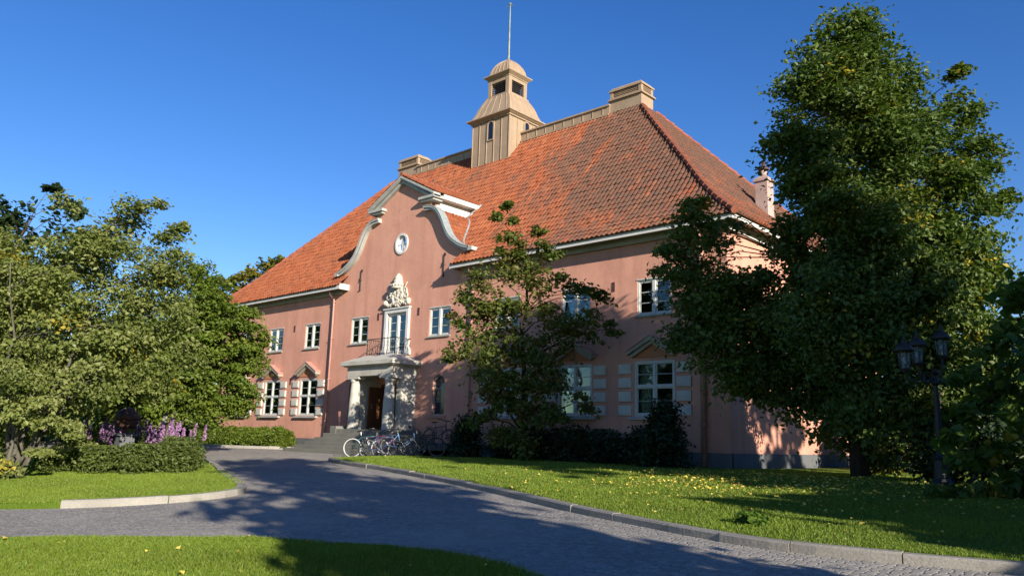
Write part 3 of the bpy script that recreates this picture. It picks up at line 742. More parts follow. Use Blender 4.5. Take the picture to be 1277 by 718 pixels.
def bell(name, pr, par):
    m = MB()
    for (a0, b0, z0), (a1, b1, z1) in zip(pr[:-1], pr[1:]): m.frustum(0, TY, a0, b0, z0, a1, b1, z1)
    # seams
    for k in (-2, -1, 0, 1, 2):
        pts = [(a*k/2.5, TY-bb-.006, z) for a, bb, z in pr]; m.tube(pts, .02, 5)
        pts = [(a+.006, TY+bb*k/2.5, z) for a, bb, z in pr]; m.tube(pts, .02, 5)
    return m.build(name, M['tan'], par)
bell('tower_skirt', [(1.55, 1.41, 18.36), (1.38, 1.24, 18.52), (1.27, 1.14, 18.75), (1.19, 1.06, 19.0), (1.10, .98, 19.22), (.99, .9, 19.42), (.84, .80, 19.64)], tw)
bell('tower_dome', [(.80, .76, 20.94), (.74, .70, 21.1), (.69, .65, 21.32), (.61, .58, 21.52), (.48, .46, 21.72), (.32, .30, 21.88), (.12, .12, 22.0)], tw)
b = MB(); A, B = .77, .72
for i in (-1, 1):
    for j in (-1, 1): b.box(min(i*A, i*(A-.24)), max(i*A, i*(A-.24)), min(TY+j*B, TY+j*(B-.24)), max(TY+j*B, TY+j*(B-.24)), 19.72, 20.70)
b.box(-A+.24, A-.24, TY-B+.01, TY+B-.01, 20.5, 20.70); b.box(-A+.01, A-.01, TY-B+.24, TY+B-.24, 20.501, 20.699); b.box(-A+.24, A-.24, TY-B+.01, TY+B-.01, 19.72, 19.80); b.box(-A+.01, A-.01, TY-B+.24, TY+B-.24, 19.721, 19.799)
b.build('belfry', M['tan'], tw)
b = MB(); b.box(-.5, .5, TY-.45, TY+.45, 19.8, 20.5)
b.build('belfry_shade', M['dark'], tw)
b = MB()
for k in range(6): 
    z = 19.84+k*.115; b.box(-.53, .53, TY-B+.05, TY-B+.09, z, z+.03); b.box(A-.09, A-.05, TY-.48, TY+.48, z, z+.03)
b.build('belfry_louvres', M['iron'], tw)
def arch_win(par, mk):
    outl = arch_loop(0, .26, 0, 1.12, 10); inn = arch_loop(0, .19, .07, 1.05, 10); n = len(outl)
    m = MB(); vs = [mk(x, -.05, z) for x, z in outl]+[mk(x, -.05, z) for x, z in inn]+[mk(x, 0, z) for x, z in outl]+[mk(x, 0, z) for x, z in inn]
    m.add(vs, [(i, (i+1) % n, n+(i+1) % n, n+i) for i in range(n)]+[(i, (i+1) % n, 2*n+(i+1) % n, 2*n+i) for i in range(n)]+[(n+i, n+(i+1) % n, 3*n+(i+1) % n, 3*n+i) for i in range(n)])
    m.build('tower_window', M['tan'], par)
    MB().add([mk(x, -.015, z) for x, z in inn], [tuple(range(n))]).build('tower_pane', M['dark_glass'], par)
arch_win(tw, lambda x, y, z: (x+.02, TY-1.2+y, 16.98+z))
arch_win(tw, lambda x, y, z: (1.34-y, TY+.12+x, 17.0+z))
MB().tube([(0, TY, 21.95), (0, TY, 23.8), (0, TY, 25.5)], [.075, .055, .035], 8).ball((0, TY, 25.42), .09).tube([(-.25, TY-.1, 25.3), (.25, TY+.1, 25.3)], .02, 5).build('flagpole', M['copper'], tw)

# --- portico
po = empty('portico', parent=villa)
m = MB()
m.box(-1.55, 1.55, -1.42, -1.02, 4.12, 4.48); m.box(-1.55, -.72, -1.421, -1.02, 4.0, 4.121); m.box(.72, 1.55, -1.421, -1.02, 4.0, 4.121)
m.box(-1.55, -1.15, -1.02, .0, 4.0, 4.48); m.box(1.15, 1.55, -1.02, .0, 4.0, 4.48); m.box(-1.15, 1.15, -1.02, 0, 4.30, 4.47)
m.build('entablature', M['stone'], po, bevel=.008)
m = MB()
for a, z0, z1 in ((1.6, 4.48, 4.53), (1.72, 4.53, 4.58), (1.84, 4.58, 4.76)): m.box(-a, a, -a+.2, 0, z0, z1)
m.build('cornice_slab', M['stone'], po, bevel=.01)
vs = [(-1.8, -1.6, 4.762), (1.8, -1.6, 4.762), (1.8, 0, 4.762), (-1.8, 0, 4.762), (-.98, -.9, 5.07), (.98, -.9, 5.07), (.98, 0, 5.07), (-.98, 0, 5.07)]
MB().add(vs, [(0,1,5,4),(1,2,6,5),(2,3,7,6),(3,0,4,7),(4,5,6,7),(0,3,2,1)]).build('portico_roof', M['stone'], po)
for s in (-1, 1): MB().box(min(s*1.5, s*1.18), max(s*1.5, s*1.18), -.82, 0, 1.83, 4.0).build('side_pier', M['stone'], po, bevel=.008)
for s in (-1, 1):
    MB().lathe((s*1.2, -1.2, 1.83), [(.275, 0), (.275, .08), (.25, .1), (.25, .6), (.24, 1.1), (.215, 1.6), (.19, 2.0), (.205, 2.02), (.235, 2.08), (.235, 2.17)], 24).build('column', M['stone'], po, smooth=False)
for x in (-.5, 0, .5): MB().ball((x, -.9, 4.22), .09).build('ceiling_lamp', M['plaster'], po, smooth=True)
# balcony rail
rl = MB(); pr = [(-.97, 0), (-.97, -.86), (.97, -.86), (.97, 0)]
for z, r in ((5.80, .018), (5.14, .012)): rl.tube([(x, y, z) for x, y in pr], r, 6)
for x, y in pr[1:3]: rl.tube([(x, y, 5.05), (x, y, 5.84)], .018, 6)
def wav(x0, y0, x1, y1, n):
    for k in range(n+1):
        x = x0+(x1-x0)*k/n; y = y0+(y1-y0)*k/n; dx, dy = (x1-x0), (y1-y0); L = math.hypot(dx, dy); ux, uy = dx/L, dy/L
        rl.tube([(x+ux*.035*math.sin(j*1.57), y+uy*.035*math.sin(j*1.57), 5.1+.7*j/8) for j in range(9)], .009, 5)
wav(-.97, -.86, .97, -.86, 13); wav(-.97, 0, -.97, -.86, 6); wav(.97, 0, .97, -.86, 6)
rl.build('balcony_rail', M['iron'], po)
# flat steps and terrace
st = MB()
for xl, xr, y, z0, z1 in ((-3.8, 4.6, -3.0, .3, .95), (-3.5, 4.6, -2.65, .5, 1.10), (-3.2, 4.6, -2.3, .6, 1.25), (-2.8, 2.8, -2.08, 1.0, 1.45), (-2.45, 2.45, -1.88, 1.1, 1.64), (-2.05, 2.05, -1.68, 1.2, 1.83)):
    st.box(xl, xr, y, -.052, z0, z1)
st.build('entrance_steps', M['steps'], po, bevel=.012)
MB().box(-2.2, -1.75, -1.7, -.9, 1.45, 1.95).build('step_block', M['steps'], po, bevel=.012)
m = MB(); m.box(-.95, -.86, .03, .2, 1.83, 3.85); m.box(.86, .95, .03, .2, 1.83, 3.85); m.box(-.86, .86, .03, .2, 3.72, 3.85); m.build('door_frame', M['wood'], po)
m = MB(); m.box(-.84, -.78, -.75, .05, 1.85, 3.7)
for k in range(6): m.box(-.78, -.765, -.7, .0, 1.95+k*.29, 1.95+k*.29+.2)
dl = m.build('open_door', M['wood'], po); MB().tube([(-.77, -.62, 2.75), (-.71, -.62, 2.75), (-.71, -.62, 2.95), (-.77, -.62, 2.95)], .012, 6).build('door_handle', M['zinc'], dl)
m = MB(); m.box(.15, .85, .5, .55, 1.83, 3.7); m.build('inner_door', M['green'], po)
print('villa done')

# ------------------------------------------------------------------ vegetation
LEAF = dict(
    linden=leaf_mat('linden_leaf', [(.028, .054, .012), (.06, .098, .018), (.10, .142, .028), (.155, .19, .05)], .3, .012),
    maple=leaf_mat('maple_leaf', [(.035, .068, .012), (.062, .11, .018), (.095, .15, .025), (.13, .15, .035)], .38, .01),
    youngmaple=leaf_mat('young_maple_leaf', [(.035, .060, .012), (.065, .10, .018), (.11, .135, .025), (.13, .10, .03), (.14, .065, .03)], .35),
    rowan=leaf_mat('grey_green_leaf', [(.07, .095, .02), (.12, .15, .032), (.185, .21, .055), (.24, .25, .10)], .35, .008),
    bright=leaf_mat('bright_green_leaf', [(.05, .10, .012), (.085, .15, .018), (.12, .19, .025)], .4),
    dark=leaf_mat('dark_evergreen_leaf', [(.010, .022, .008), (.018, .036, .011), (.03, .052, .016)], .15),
    hedge=leaf_mat('hedge_leaf', [(.065, .10, .012), (.11, .16, .018), (.17, .19, .025)], .35),
    bed=leaf_mat('bedding_leaf', [(.06, .085, .018), (.09, .12, .026), (.13, .16, .04)], .35),
    autumn=leaf_mat('autumn_leaf', [(.06, .10, .02), (.12, .14, .02), (.22, .17, .02), (.10, .12, .02)], .4))
BARK = dict(grey=bark_mat('grey_bark', (.12, .11, .085)), dark=bark_mat('dark_bark', (.07, .055, .042)))

def leaves_at(C, U_, size, rng, flat=.35, asp=1.5):
    """folded kite-shaped leaf at each point; returns V,F"""
    n = len(C); nrm = rng.normal(size=(n, 3)); nrm[:, 2] = np.abs(nrm[:, 2])+flat; nrm += U_*.5
    nrm /= np.linalg.norm(nrm, axis=1)[:, None]; a = rng.normal(size=(n, 3)); a -= (a*nrm).sum(1)[:, None]*nrm; a /= np.linalg.norm(a, axis=1)[:, None]; b = np.cross(nrm, a)
    s = (size*rng.uniform(.5, 1.45, n))[:, None]
    p0 = C-a*s*.5*asp; p1 = C+b*s*.5+nrm*s*.12; p2 = C+a*s*.5*asp-nrm*s*.15; p3 = C-b*s*.5+nrm*s*.12
    V = np.stack([p0, p1, p2, p3], 1).reshape(-1, 3); i = np.arange(n)*4
    return V, np.column_stack([i, i+1, i+2, i+3])

def tree(name, label, base, lobes, mat, leaf=.13, dens=1.0, bark='grey', tr=.22, stems=1, group=None, cat='tree', seed=1, cl=.42, perc=70, lean=None, shell=.45, twigs=True, flat=.35, spray=.62):
    """lobes: (u,v,depth,rpx[,squash]) in the photo's frame or (xyz,r): each gets its own distance and real radius"""
    rng = np.random.default_rng(seed); rd = random.Random(seed)
    root = tag(empty(name, base), label, cat, group)
    L = []
    for lb in lobes:
        if len(lb) == 2: L.append((np.array(lb[0], float), lb[1]))
        else: L.append((at(lb[0], lb[1], lb[2]), lb[3]*lb[2]/CF))
    base_ = np.array(base, float); wood = MB(); cen = sum(l[0]*l[1] for l in L)/sum(l[1] for l in L)
    top = max(l[0][2] for l in L); low = min(l[0][2]-l[1]*.3 for l in L)
    spines = []
    for s in range(stems):
        tgt = cen.copy() if stems == 1 else L[rd.randrange(len(L))][0]
        tp = np.array([tgt[0], tgt[1], base_[2]+(top-base_[2])*(.9 if stems == 1 else .75)])
        b0 = base_+np.array([rd.uniform(-.25, .25), rd.uniform(-.25, .25), -.1])*(stems > 1)
        pts = []; n = 9
        for k in range(n+1):
            t = k/n; p = b0+(tp-b0)*t; w_ = math.sin(t*math.pi)
            if stems == 1: p[:2] = b0[:2]+(tp[:2]-b0[:2])*t**1.7
            p[:2] += np.array([rd.uniform(-1, 1), rd.uniform(-1, 1)])*.12*w_; pts.append(p)
        rr_ = [tr*(1.35 if k == 0 else 1)*(1-.85*k/n) for k in range(n+1)]
        wood.tube([tuple(p-base_) for p in pts], rr_, 9); spines.append((pts, rr_))
    C = []; rad = []
    for c, r in L:
        sp, rr_ = spines[rd.randrange(len(spines))]
        j = min(range(len(sp)), key=lambda k: np.linalg.norm(sp[k]-(c-np.array([0, 0, .35*r+.6])))); j = max(1 if low < 2.5 else 2, min(j, len(sp)-2))
        a = sp[j]; mid = (a+c)/2+np.array([rd.uniform(-.3, .3), rd.uniform(-.3, .3), .25])*min(1, np.linalg.norm(c-a)/3)
        br = max(.018, rr_[j]*.45); wood.tube([tuple(a-base_), tuple(mid-base_), tuple(c-base_)], [br, br*.6, br*.22], 6)
        k = max(3, int(dens*4.2*(r/cl)**2.2*.55)); d = rng.normal(size=(k, 3)); d /= np.linalg.norm(d, axis=1)[:, None]
        rad_ = r*(shell+(1-shell)*rng.random(k))**.7; q = c+d*rad_[:, None]*rng.uniform(.8, 1.12, k)[:, None]
        q[:, 2] = np.maximum(q[:, 2], hgt(c[0], c[1])+.15)
        C.append(q); rad.append(np.full(k, min(cl, r*.7)))
        if twigs:
            for t_ in q[::2]:
                m_ = (c+t_)/2+rng.normal(size=3)*.08; wood.tube([tuple(c-base_), tuple(m_-base_), tuple(t_-base_)], [br*.3, br*.2+.003, .005], 4, False)
    C = np.vstack(C); rad = np.concatenate(rad); n = rng.poisson(perc, len(C))
    idx = np.repeat(np.arange(len(C)), n); off = rng.normal(size=(len(idx), 3)); off *= (rad[idx]*.52)[:, None]; off[:, 2] *= spray
    rdir = C[idx]-cen; rdir[:, 2] *= .2; rdir /= np.linalg.norm(rdir, axis=1)[:, None]+1e-6; off += rdir*(rng.normal(size=len(idx))*rad[idx]*(.75-spray if spray < .6 else .1))[:, None]
    off[:, 2] -= .25*(off[:, 0]**2+off[:, 1]**2)/(rad[idx]+.1)
    pos = C[idx]+off; out = pos-cen; out /= np.linalg.norm(out, axis=1)[:, None]+1e-6
    V, F = leaves_at(pos-base_, out, leaf, rng, flat)
    cr_ = rng.random(len(C)); rnd = np.clip(.55*cr_[idx]+.45*rng.random(len(idx)), 0, 1)
    sp_ = rng.random(len(idx)) < .0; rnd[sp_] = 1
    yb = rng.random(len(C)) < (.03 if mat in ('linden', 'rowan', 'maple') else 0); rnd = np.where(yb[idx] & (rng.random(len(idx)) < .5), 1.0, np.minimum(rnd, .985 if rng.random() < 1 else 1))
    np_mesh('crown', V, F, LEAF[mat], root, rnd)
    wood.build('trunk', BARK[bark], root, smooth=True)
    return root
def G(x, y, up=0.1): return (x, y, hgt(x, y)+up)

# big linden, right
tree('linden_tree', 'tallest dark green linden filling the right of the view behind the three-lantern lamp', G(22.6, -2.6),
     [(1062,42,18,34),(1035,75,18,36),(1095,70,18,36),(1000,112,18,36),(1112,108,18,32),(1062,125,18,56),(975,165,18,28),(1010,190,18,48),(1142,158,18,34),(1198,92,18,14),(1204,138,18,24),(1228,185,18,24),
      (1110,190,18,60),(1178,222,18,44),(1238,250,18,20),(1040,250,18,50),(1100,280,18,66),(1180,300,18,60),(1010,235,18,30),(1222,335,18,34),(1050,340,18,50),(1120,360,18,64),(1190,390,18,60),(1060,420,18,54),(1130,440,18,62),(1210,460,18,56),(1020,400,18,40),(1090,500,18,46),(1160,520,18,50),(1240,420,18,34),(1230,530,18,50)],
     'linden', leaf=.078, dens=3.2, bark='dark', tr=.22, seed=21, cl=.46, perc=165, shell=.2, spray=.5)
tree('linden_tree', 'dark green linden with drooping left limbs in front of the house corner', G(20.2, -.7),
     [(868,248,21,17),(858,285,21,26),(835,300,21,18),(893,290,21,26),(870,325,21,36),(838,345,21,18),(905,345,21,34),(880,375,21,36),(925,385,21,40),(855,410,21,26),(900,425,21,44),(950,400,21,40),(960,445,21,46),(915,465,21,34),(990,430,21,40),(1000,480,21,44),(955,490,21,26),(1035,470,21,40),(1045,520,21,38),(1080,500,21,38),(1085,555,21,30),(1015,350,21,34),(985,320,21,20),(1050,400,21,44),(1010,255,21,22),(1000,300,20,34),(1005,345,20,34),(978,300,20,20),(985,395,20,34),(1040,300,20,34),(960,345,20.5,22),(1010,430,20,34)],
     'linden', leaf=.085, dens=2.0, bark='dark', tr=.20, seed=22, cl=.5, perc=175, shell=.3, spray=.5)
# middle maple
tree('maple_tree', 'young open-crowned maple standing in front of the right wing of the house', G(9.7, -2.1),
     [(630,255,26,7),(622,272,26,8),(640,276,26,8),(634,295,26,13),(645,312,26,14),(628,318,26,12),(668,290,26,9),(678,308,26,13),(690,320,26,12),(652,335,26,24),(625,350,26,26),(590,352,26,18),(575,372,26,15),(672,355,26,26),(705,345,26,18),(728,362,26,20),(750,372,26,14),(600,392,26,28),(640,390,26,30),(566,402,26,14),(690,395,26,30),(735,400,26,22),(765,408,26,10),(590,430,26,26),(630,430,26,32),(675,435,26,30),(712,425,26,18),(568,440,26,12),(610,465,26,28),(655,475,26,32),(695,470,26,22),(620,500,26,26),(665,515,26,28),(635,535,26,24),(690,520,26,20),(600,520,26,14),(660,550,26,20),(720,500,26,16)],
     'youngmaple', leaf=.10, dens=1.1, tr=.12, bark='dark', seed=23, cl=.42, perc=80, shell=.2, spray=.5)
# shrubs and trees, left
tree('rowan_tree', 'grey-green many-stemmed tree leaning over the left lawn beside the flower bed', G(5.0, -15.9),
     [(140,285,20.5,40),(185,262,20.5,18),(205,290,20.5,22),(228,285,20.5,8),(100,290,20.5,36),(165,335,20.5,52),(215,330,20.5,24),(90,350,20.5,56),(30,350,20.5,50),(140,400,20.5,60),(200,390,20.5,40),(60,420,20.5,60),(190,445,20.5,44),(235,415,20.5,18),(110,460,20.5,48),(20,470,20.5,46),(5,400,20.5,44),(195,478,20.5,24),(60,490,20.5,28),(-40,430,20.5,80),(-30,330,20.5,60),(-20,520,20.5,50),(215,350,20.5,20),(75,545,20.5,22),(100,548,21.5,16),(20,560,20.5,26),(100,560,21.5,18),(25,525,18.8,22),(70,505,18.8,20),(10,575,18.6,16),(88,535,19.2,12),(-10,480,18.6,40),(120,470,19.2,30),(50,560,18.8,10)],
     'rowan', leaf=.074, dens=1.35, tr=.07, stems=7, seed=31, cl=.46, perc=170, spray=.46)
tree('alder_tree', 'dark thin-topped tree rising behind the grey-green tree at the far left', G(-1.0, -16.0),
     [(20,255,27,24),(62,235,27,9),(78,250,27,12),(95,262,27,10),(50,285,27,22),(10,300,27,34),(90,300,27,26),(40,340,27,40),(-20,280,27,40),(-30,360,27,50),(110,330,27,30)],
     'dark', leaf=.16, dens=.75, tr=.16, bark='dark', seed=32, cl=.42, perc=38)
tree('birch_shrub', 'rounded light green tree hiding the left corner of the house', G(-3.6, -8.6),
     [(250,345,31,20),(262,372,31,32),(290,395,31,28),(308,420,31,20),(322,432,31,8),(300,445,31,28),(262,420,31,44),(225,400,31,36),(240,460,31,44),(280,478,31,36),(302,490,31,20),(215,500,31,40),(260,512,31,30),(185,470,31,46),(170,520,31,34),(150,430,31,46),(288,515,31,16),(120,500,31,50)],
     'hedge', leaf=.095, dens=1.3, tr=.10, stems=4, seed=33, cl=.42, perc=150, spray=.42)
tree('birch_tree', 'pale green tree with yellowing leaves showing past the left end of the roof', G(-24, 9.0),
     [(330,338,56,16),(345,326,56,9),(312,352,56,18),(290,350,56,8),(295,372,56,22),(270,380,56,18),(320,380,56,20),(300,400,56,26),(250,400,56,26),(275,430,56,34)],
     'autumn', leaf=.24, dens=1.1, tr=.2, seed=34, cl=.6, perc=60)
for i, (u, v, d, r, mt, lb) in enumerate([(60,470,44,95,'dark','dark background tree far behind the leaning grey-green tree'),(170,450,48,80,'hedge','mid green background tree behind the purple flower bed'),(-60,420,40,120,'linden','green tree closing the view at the far left edge')]):
    c = at(u, v, d); rr0 = r*d/CF
    tree('broadleaf_tree', lb, G(c[0], c[1]), [((c[0]+random.uniform(-.5, .5)*rr0, c[1]+random.uniform(-.5, .5)*rr0, c[2]+random.uniform(-.6, .5)*rr0), rr0*.55) for _ in range(9)], mt, leaf=.24, dens=.9, tr=.2, seed=40+i, cl=.7, perc=60, twigs=False, group='trees behind the flower bed')
# right edge maple, close to the camera, hanging into the frame
tree('maple_tree', 'near maple with large lit leaves hanging in at the right edge of the view', G(29.2, -7.2),
     [(1262,560,14,34),(1235,505,14,26),(1205,470,14,14),(1268,470,14,36),(1250,420,14,28),(1290,370,14,44),(1240,600,14,24),(1272,630,14,30),(1228,570,14,14),(1258,375,14,14),(1320,480,14,80),(1330,580,14,60)] +
     [(1192,560,13.8,20),(1184,615,14,20),(1205,525,14,16),(1180,655,14,14),(1215,640,14,20)]+[((28.2,-7.6,5.2),1.3),((29.8,-6.6,5.6),1.5),((30.2,-8.3,4.6),1.5),((28.6,-8.6,3.6),1.2)],
     'maple', leaf=.15, dens=.85, tr=.16, bark='dark', seed=51, cl=.42, perc=42)
# trees standing behind the photographer's right shoulder: they throw the shade that lies on the road and wall
def QS(q, s_): return ((3*s_+q)/3.1623, (-s_+3*q)/3.1623)
def off_tree(q, s_, lob, sd_, n, dens=1.7):
    x, y = QS(q, s_); L = []
    for dq, ds, z, r in lob:
        a, b = QS(q+dq, s_+ds); L.append(((a, b, z), r))
    tree('linden_tree', ['linden', 'second linden', 'third linden', 'fourth linden', 'fifth linden', 'sixth linden', 'seventh linden'][n]+' standing out of the picture on the sunny side, shading the road and lawn', G(x, y), L, 'linden', leaf=.30, dens=dens, tr=.3, bark='dark', seed=sd_, cl=.75, perc=60, twigs=False, shell=.1, group='lindens out of the picture on the sunny side')
off_tree(-7.9, 41, [(dq, ds, z, 1.6) for z in (3.2, 5.2, 7.0) for dq, ds in ((-1.2, 0), (1.0, .5))]+[(dq, ds, z, 1.35) for z in (8.6, 10.4, 12.0) for dq, ds in ((.3, 0), (1.4, .5))], 61, 0, .8)
off_tree(-8.6, 36.5, [(0, 0, 1.8, 1.1), (.3, .3, 3.0, 1.4), (2.2, 0, 2.4, 1.3), (1.2, 0, 4.2, 1.2)], 62, 1)
off_tree(.4, 40, [(-1.2, 0, 10.2, 1.5), (.8, .4, 9.9, 1.6), (-.9, 0, 12.3, 1.7), (.9, .5, 12.0, 1.5), (0, 0, 14.0, 1.2), (-2.7, 0, 5.5, .8), (-1.7, 0, 5.8, .8), (-.7, 0, 5.8, .8), (.3, 0, 5.8, .8), (-2.9, 0, 4.5, .9), (-2.9, 0, 3.2, .9), (-2.7, 0, 1.7, .9), (-1.9, 0, 4.9, 1.1), (-1.4, 0, 3.0, 1.4), (.8, .3, 3.0, 1.6), (-.6, 0, 4.9, 1.2), (.6, 0, 4.9, 1.2), (0, .2, 1.6, 1.4), (1.8, 0, 5.2, 1.2)], 63, 2)
off_tree(4.0, 40, [(-1.8, 0, 9.9, 1.3), (-.8, 0, 4.7, 1.6), (.9, .3, 5.4, 1.6), (.2, 0, 2.4, 1.6), (1.6, .3, 4.0, 1.6)], 64, 3)
off_tree(8.0, 39, [(dq, ds, z, 1.8) for z in (2.6, 4.6) for dq, ds in ((-1.1, 0), (1.1, .5))]+[(-1.9, 0, 9.3, .6), (-1.0, 0, 10.6, .7), (-.1, .2, 9.2, .7), (.7, 0, 10.4, .8), (-1.6, .3, 11.6, .6), (.2, .2, 11.6, .7), (1.3, 0, 9.0, .7)], 65, 4)
off_tree(12.0, 38, [(dq, ds, z, 2.0) for z in (3.0, 5.4) for dq, ds in ((-1.2, 0), (1.2, .5))], 66, 5)

def woodland(name, label, path, w, h_, n, leaf, mat, seed):
    rng = np.random.default_rng(seed); P = resample(path, 1.0); P = np.array(P); i = rng.integers(0, len(P), n)
    nc = len(P)*9; ci = rng.integers(0, len(P), nc); C = np.column_stack([P[ci, 0]+rng.normal(size=nc)*w*.4, P[ci, 1]+rng.normal(size=nc)*w*.4, rng.random(nc)**.8*h_*(.7+.3*np.sin(ci*.7)+.15*rng.normal(size=nc))])
    k = rng.integers(0, nc, n); Q = C[k]+rng.normal(size=(n, 3))*np.array([.55, .55, .4]); Q[:, 2] = np.maximum(Q[:, 2], .05)+hgtv(Q[:, 0], Q[:, 1])
    V, F = leaves_at(Q, Q*0, leaf, rng); o = np_mesh(name, V, F, LEAF[mat], None, np.clip(.5*rng.random(nc)[k]+.5*rng.random(n), 0, 1)); tag(o, label, 'shrubbery', kind='stuff')
woodland('shrubbery', 'dense dark shrubbery closing the garden behind the flower bed', [(-8, -34), (-24, -22), (-34, -10), (-36, 6), (-30, 20)], 2.2, 4.2, 60000, .34, 'linden', 81)
woodland('shrubbery', 'dense dark shrubbery closing the garden behind the big lindens', [(19, 24), (26, 20), (33, 13), (40, 4)], 2.2, 6.0, 50000, .34, 'dark', 82)

# shrubs
def shrub(name, label, x, y, w, d, h, mat, n, leaf, seed, cone=False, group=None, z0=.1, cat='shrub', stuff=False, rz=0):
    rng = np.random.default_rng(seed); g = hgt(x, y)+z0
    root = tag(empty(name, (x, y, g), rz), label, cat, group)
    k = max(14, int(n/60)); u = rng.random(k)
    zc = h*(1-np.sqrt(1-u*.93)) if cone else h*rng.uniform(.12, .93, k)
    th = rng.uniform(0, 2*math.pi, k); rmax = (1-zc/h*.95) if cone else np.sqrt(np.clip(1-(np.clip(zc/h-.35, 0, 1)/.66)**2.4, .05, 1)); rr_ = rmax*rng.uniform(.45, 1.0, k)
    C = np.column_stack([np.cos(th)*rr_*w/2, np.sin(th)*rr_*d/2, zc]); idx = rng.integers(0, k, n)
    off = rng.normal(size=(n, 3))*np.array([.12, .12, .1])*(min(w, d, h*1.5)*.75+.25)
    P = C[idx]+off; P[:, 2] = np.clip(P[:, 2], .02, h*1.1)
    V, F = leaves_at(P, np.column_stack([P[:, 0], P[:, 1], P[:, 2]*0+.3]), leaf, rng)
    cr_ = rng.random(k); np_mesh('foliage', V, F, LEAF[mat], root, np.clip(.5*cr_[idx]+.5*rng.random(n), 0, 1))
    st = MB()
    for j in range(6): a = rng.uniform(0, 6.28); st.tube([(0, 0, -.05), (math.cos(a)*w*.15, math.sin(a)*d*.15, h*.4), (math.cos(a)*w*.3, math.sin(a)*d*.3, h*.75)], [.025*min(1, h), .015*min(1, h), .006*min(1, h)], 5)
    st.build('stem', BARK['dark'], root); return root
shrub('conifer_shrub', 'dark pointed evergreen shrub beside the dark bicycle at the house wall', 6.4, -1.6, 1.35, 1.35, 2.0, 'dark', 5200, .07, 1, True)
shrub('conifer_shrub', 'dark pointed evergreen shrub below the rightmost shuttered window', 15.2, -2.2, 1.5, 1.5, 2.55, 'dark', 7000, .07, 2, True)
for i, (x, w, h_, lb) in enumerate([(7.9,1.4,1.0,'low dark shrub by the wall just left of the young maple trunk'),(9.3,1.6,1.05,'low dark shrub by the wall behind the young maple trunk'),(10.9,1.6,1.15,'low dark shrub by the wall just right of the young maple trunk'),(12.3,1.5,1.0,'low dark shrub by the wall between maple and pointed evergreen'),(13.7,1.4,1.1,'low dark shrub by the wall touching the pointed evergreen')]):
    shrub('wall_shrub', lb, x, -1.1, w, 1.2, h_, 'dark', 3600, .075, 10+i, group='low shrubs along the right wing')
shrub('seedling_shrub', 'small sprouting plant on the lawn edge by the kerb', 22.55, -11.85, .5, .35, .13, 'bright', 130, .07, 30)
# shrubbery in the dark right corner
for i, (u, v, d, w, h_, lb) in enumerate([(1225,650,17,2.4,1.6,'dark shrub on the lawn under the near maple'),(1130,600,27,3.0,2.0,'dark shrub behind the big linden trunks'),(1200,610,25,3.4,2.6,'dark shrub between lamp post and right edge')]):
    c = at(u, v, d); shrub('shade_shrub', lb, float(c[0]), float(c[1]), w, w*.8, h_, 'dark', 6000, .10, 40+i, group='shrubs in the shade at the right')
# clipped hedge along left wing
hd = tag(empty('hedge', (-11.1, -.95, hgt(-11, -1)+.1)), 'low rounded yellow-green hedge along the foot of the left wing', 'hedge')
n = 30000; rng = np.random.default_rng(77)
X = rng.uniform(-4.8, 4.5, n); a = rng.uniform(0, math.pi, n); bump_ = 1+.10*np.sin(X*4.1)+.08*np.sin(X*9.3+1); rr_ = rng.uniform(.75, 1.04, n)
e = np.clip((4.6-X)/.5, .3, 1)
P = np.column_stack([X, np.cos(a)*.62*rr_*e, np.sin(a)**.6*.82*rr_*bump_*e]); P += rng.normal(size=P.shape)*.03
V, F = leaves_at(P, np.column_stack([X*0, np.cos(a), np.sin(a)]), .075, rng); np_mesh('foliage', V, F, LEAF['hedge'], hd, rng.random(n))
MB().box(-4.6, 4.2, -.35, .35, -.05, .5).build('twig_core', BARK['dark'], hd)

# flower bed: low hedge with loosestrife spikes behind
bedc = (5.0, -12.7)
MB_ = MB(); MB_.lathe((0, 0, 0), [(.1, .02), (1.9, .02)], 20)
for i, (x, y, w, d, h_, lb) in enumerate([(5.1,-13.9,1.5,1.0,.62,'low green shrub at the left front of the flower bed'),(6.2,-13.3,1.5,1.0,.66,'low green shrub at the middle front of the flower bed'),(6.6,-12.6,1.3,1.0,.70,'low green shrub at the right front of the flower bed'),(4.0,-14.5,1.3,1.0,.55,'low green shrub between flower bed and leaning trunks'),(5.6,-12.0,1.3,1.0,.80,'low green shrub at the far right of the flower bed')]):
    shrub('bed_shrub', lb, x, y, w, d, h_, 'bed', 7500, .055, 60+i, group='low shrubs edging the flower bed')
t = NT('purple_petal'); at_ = t.n('ShaderNodeAttribute', attribute_name='rnd'); t.col(t.ramp(at_.outputs['Fac'], [(0, (.20, .10, .24)), (.5, (.32, .17, .34)), (1, (.46, .28, .42))])).rough(.6, .2); M['petal'] = t.m
rng = np.random.default_rng(5)
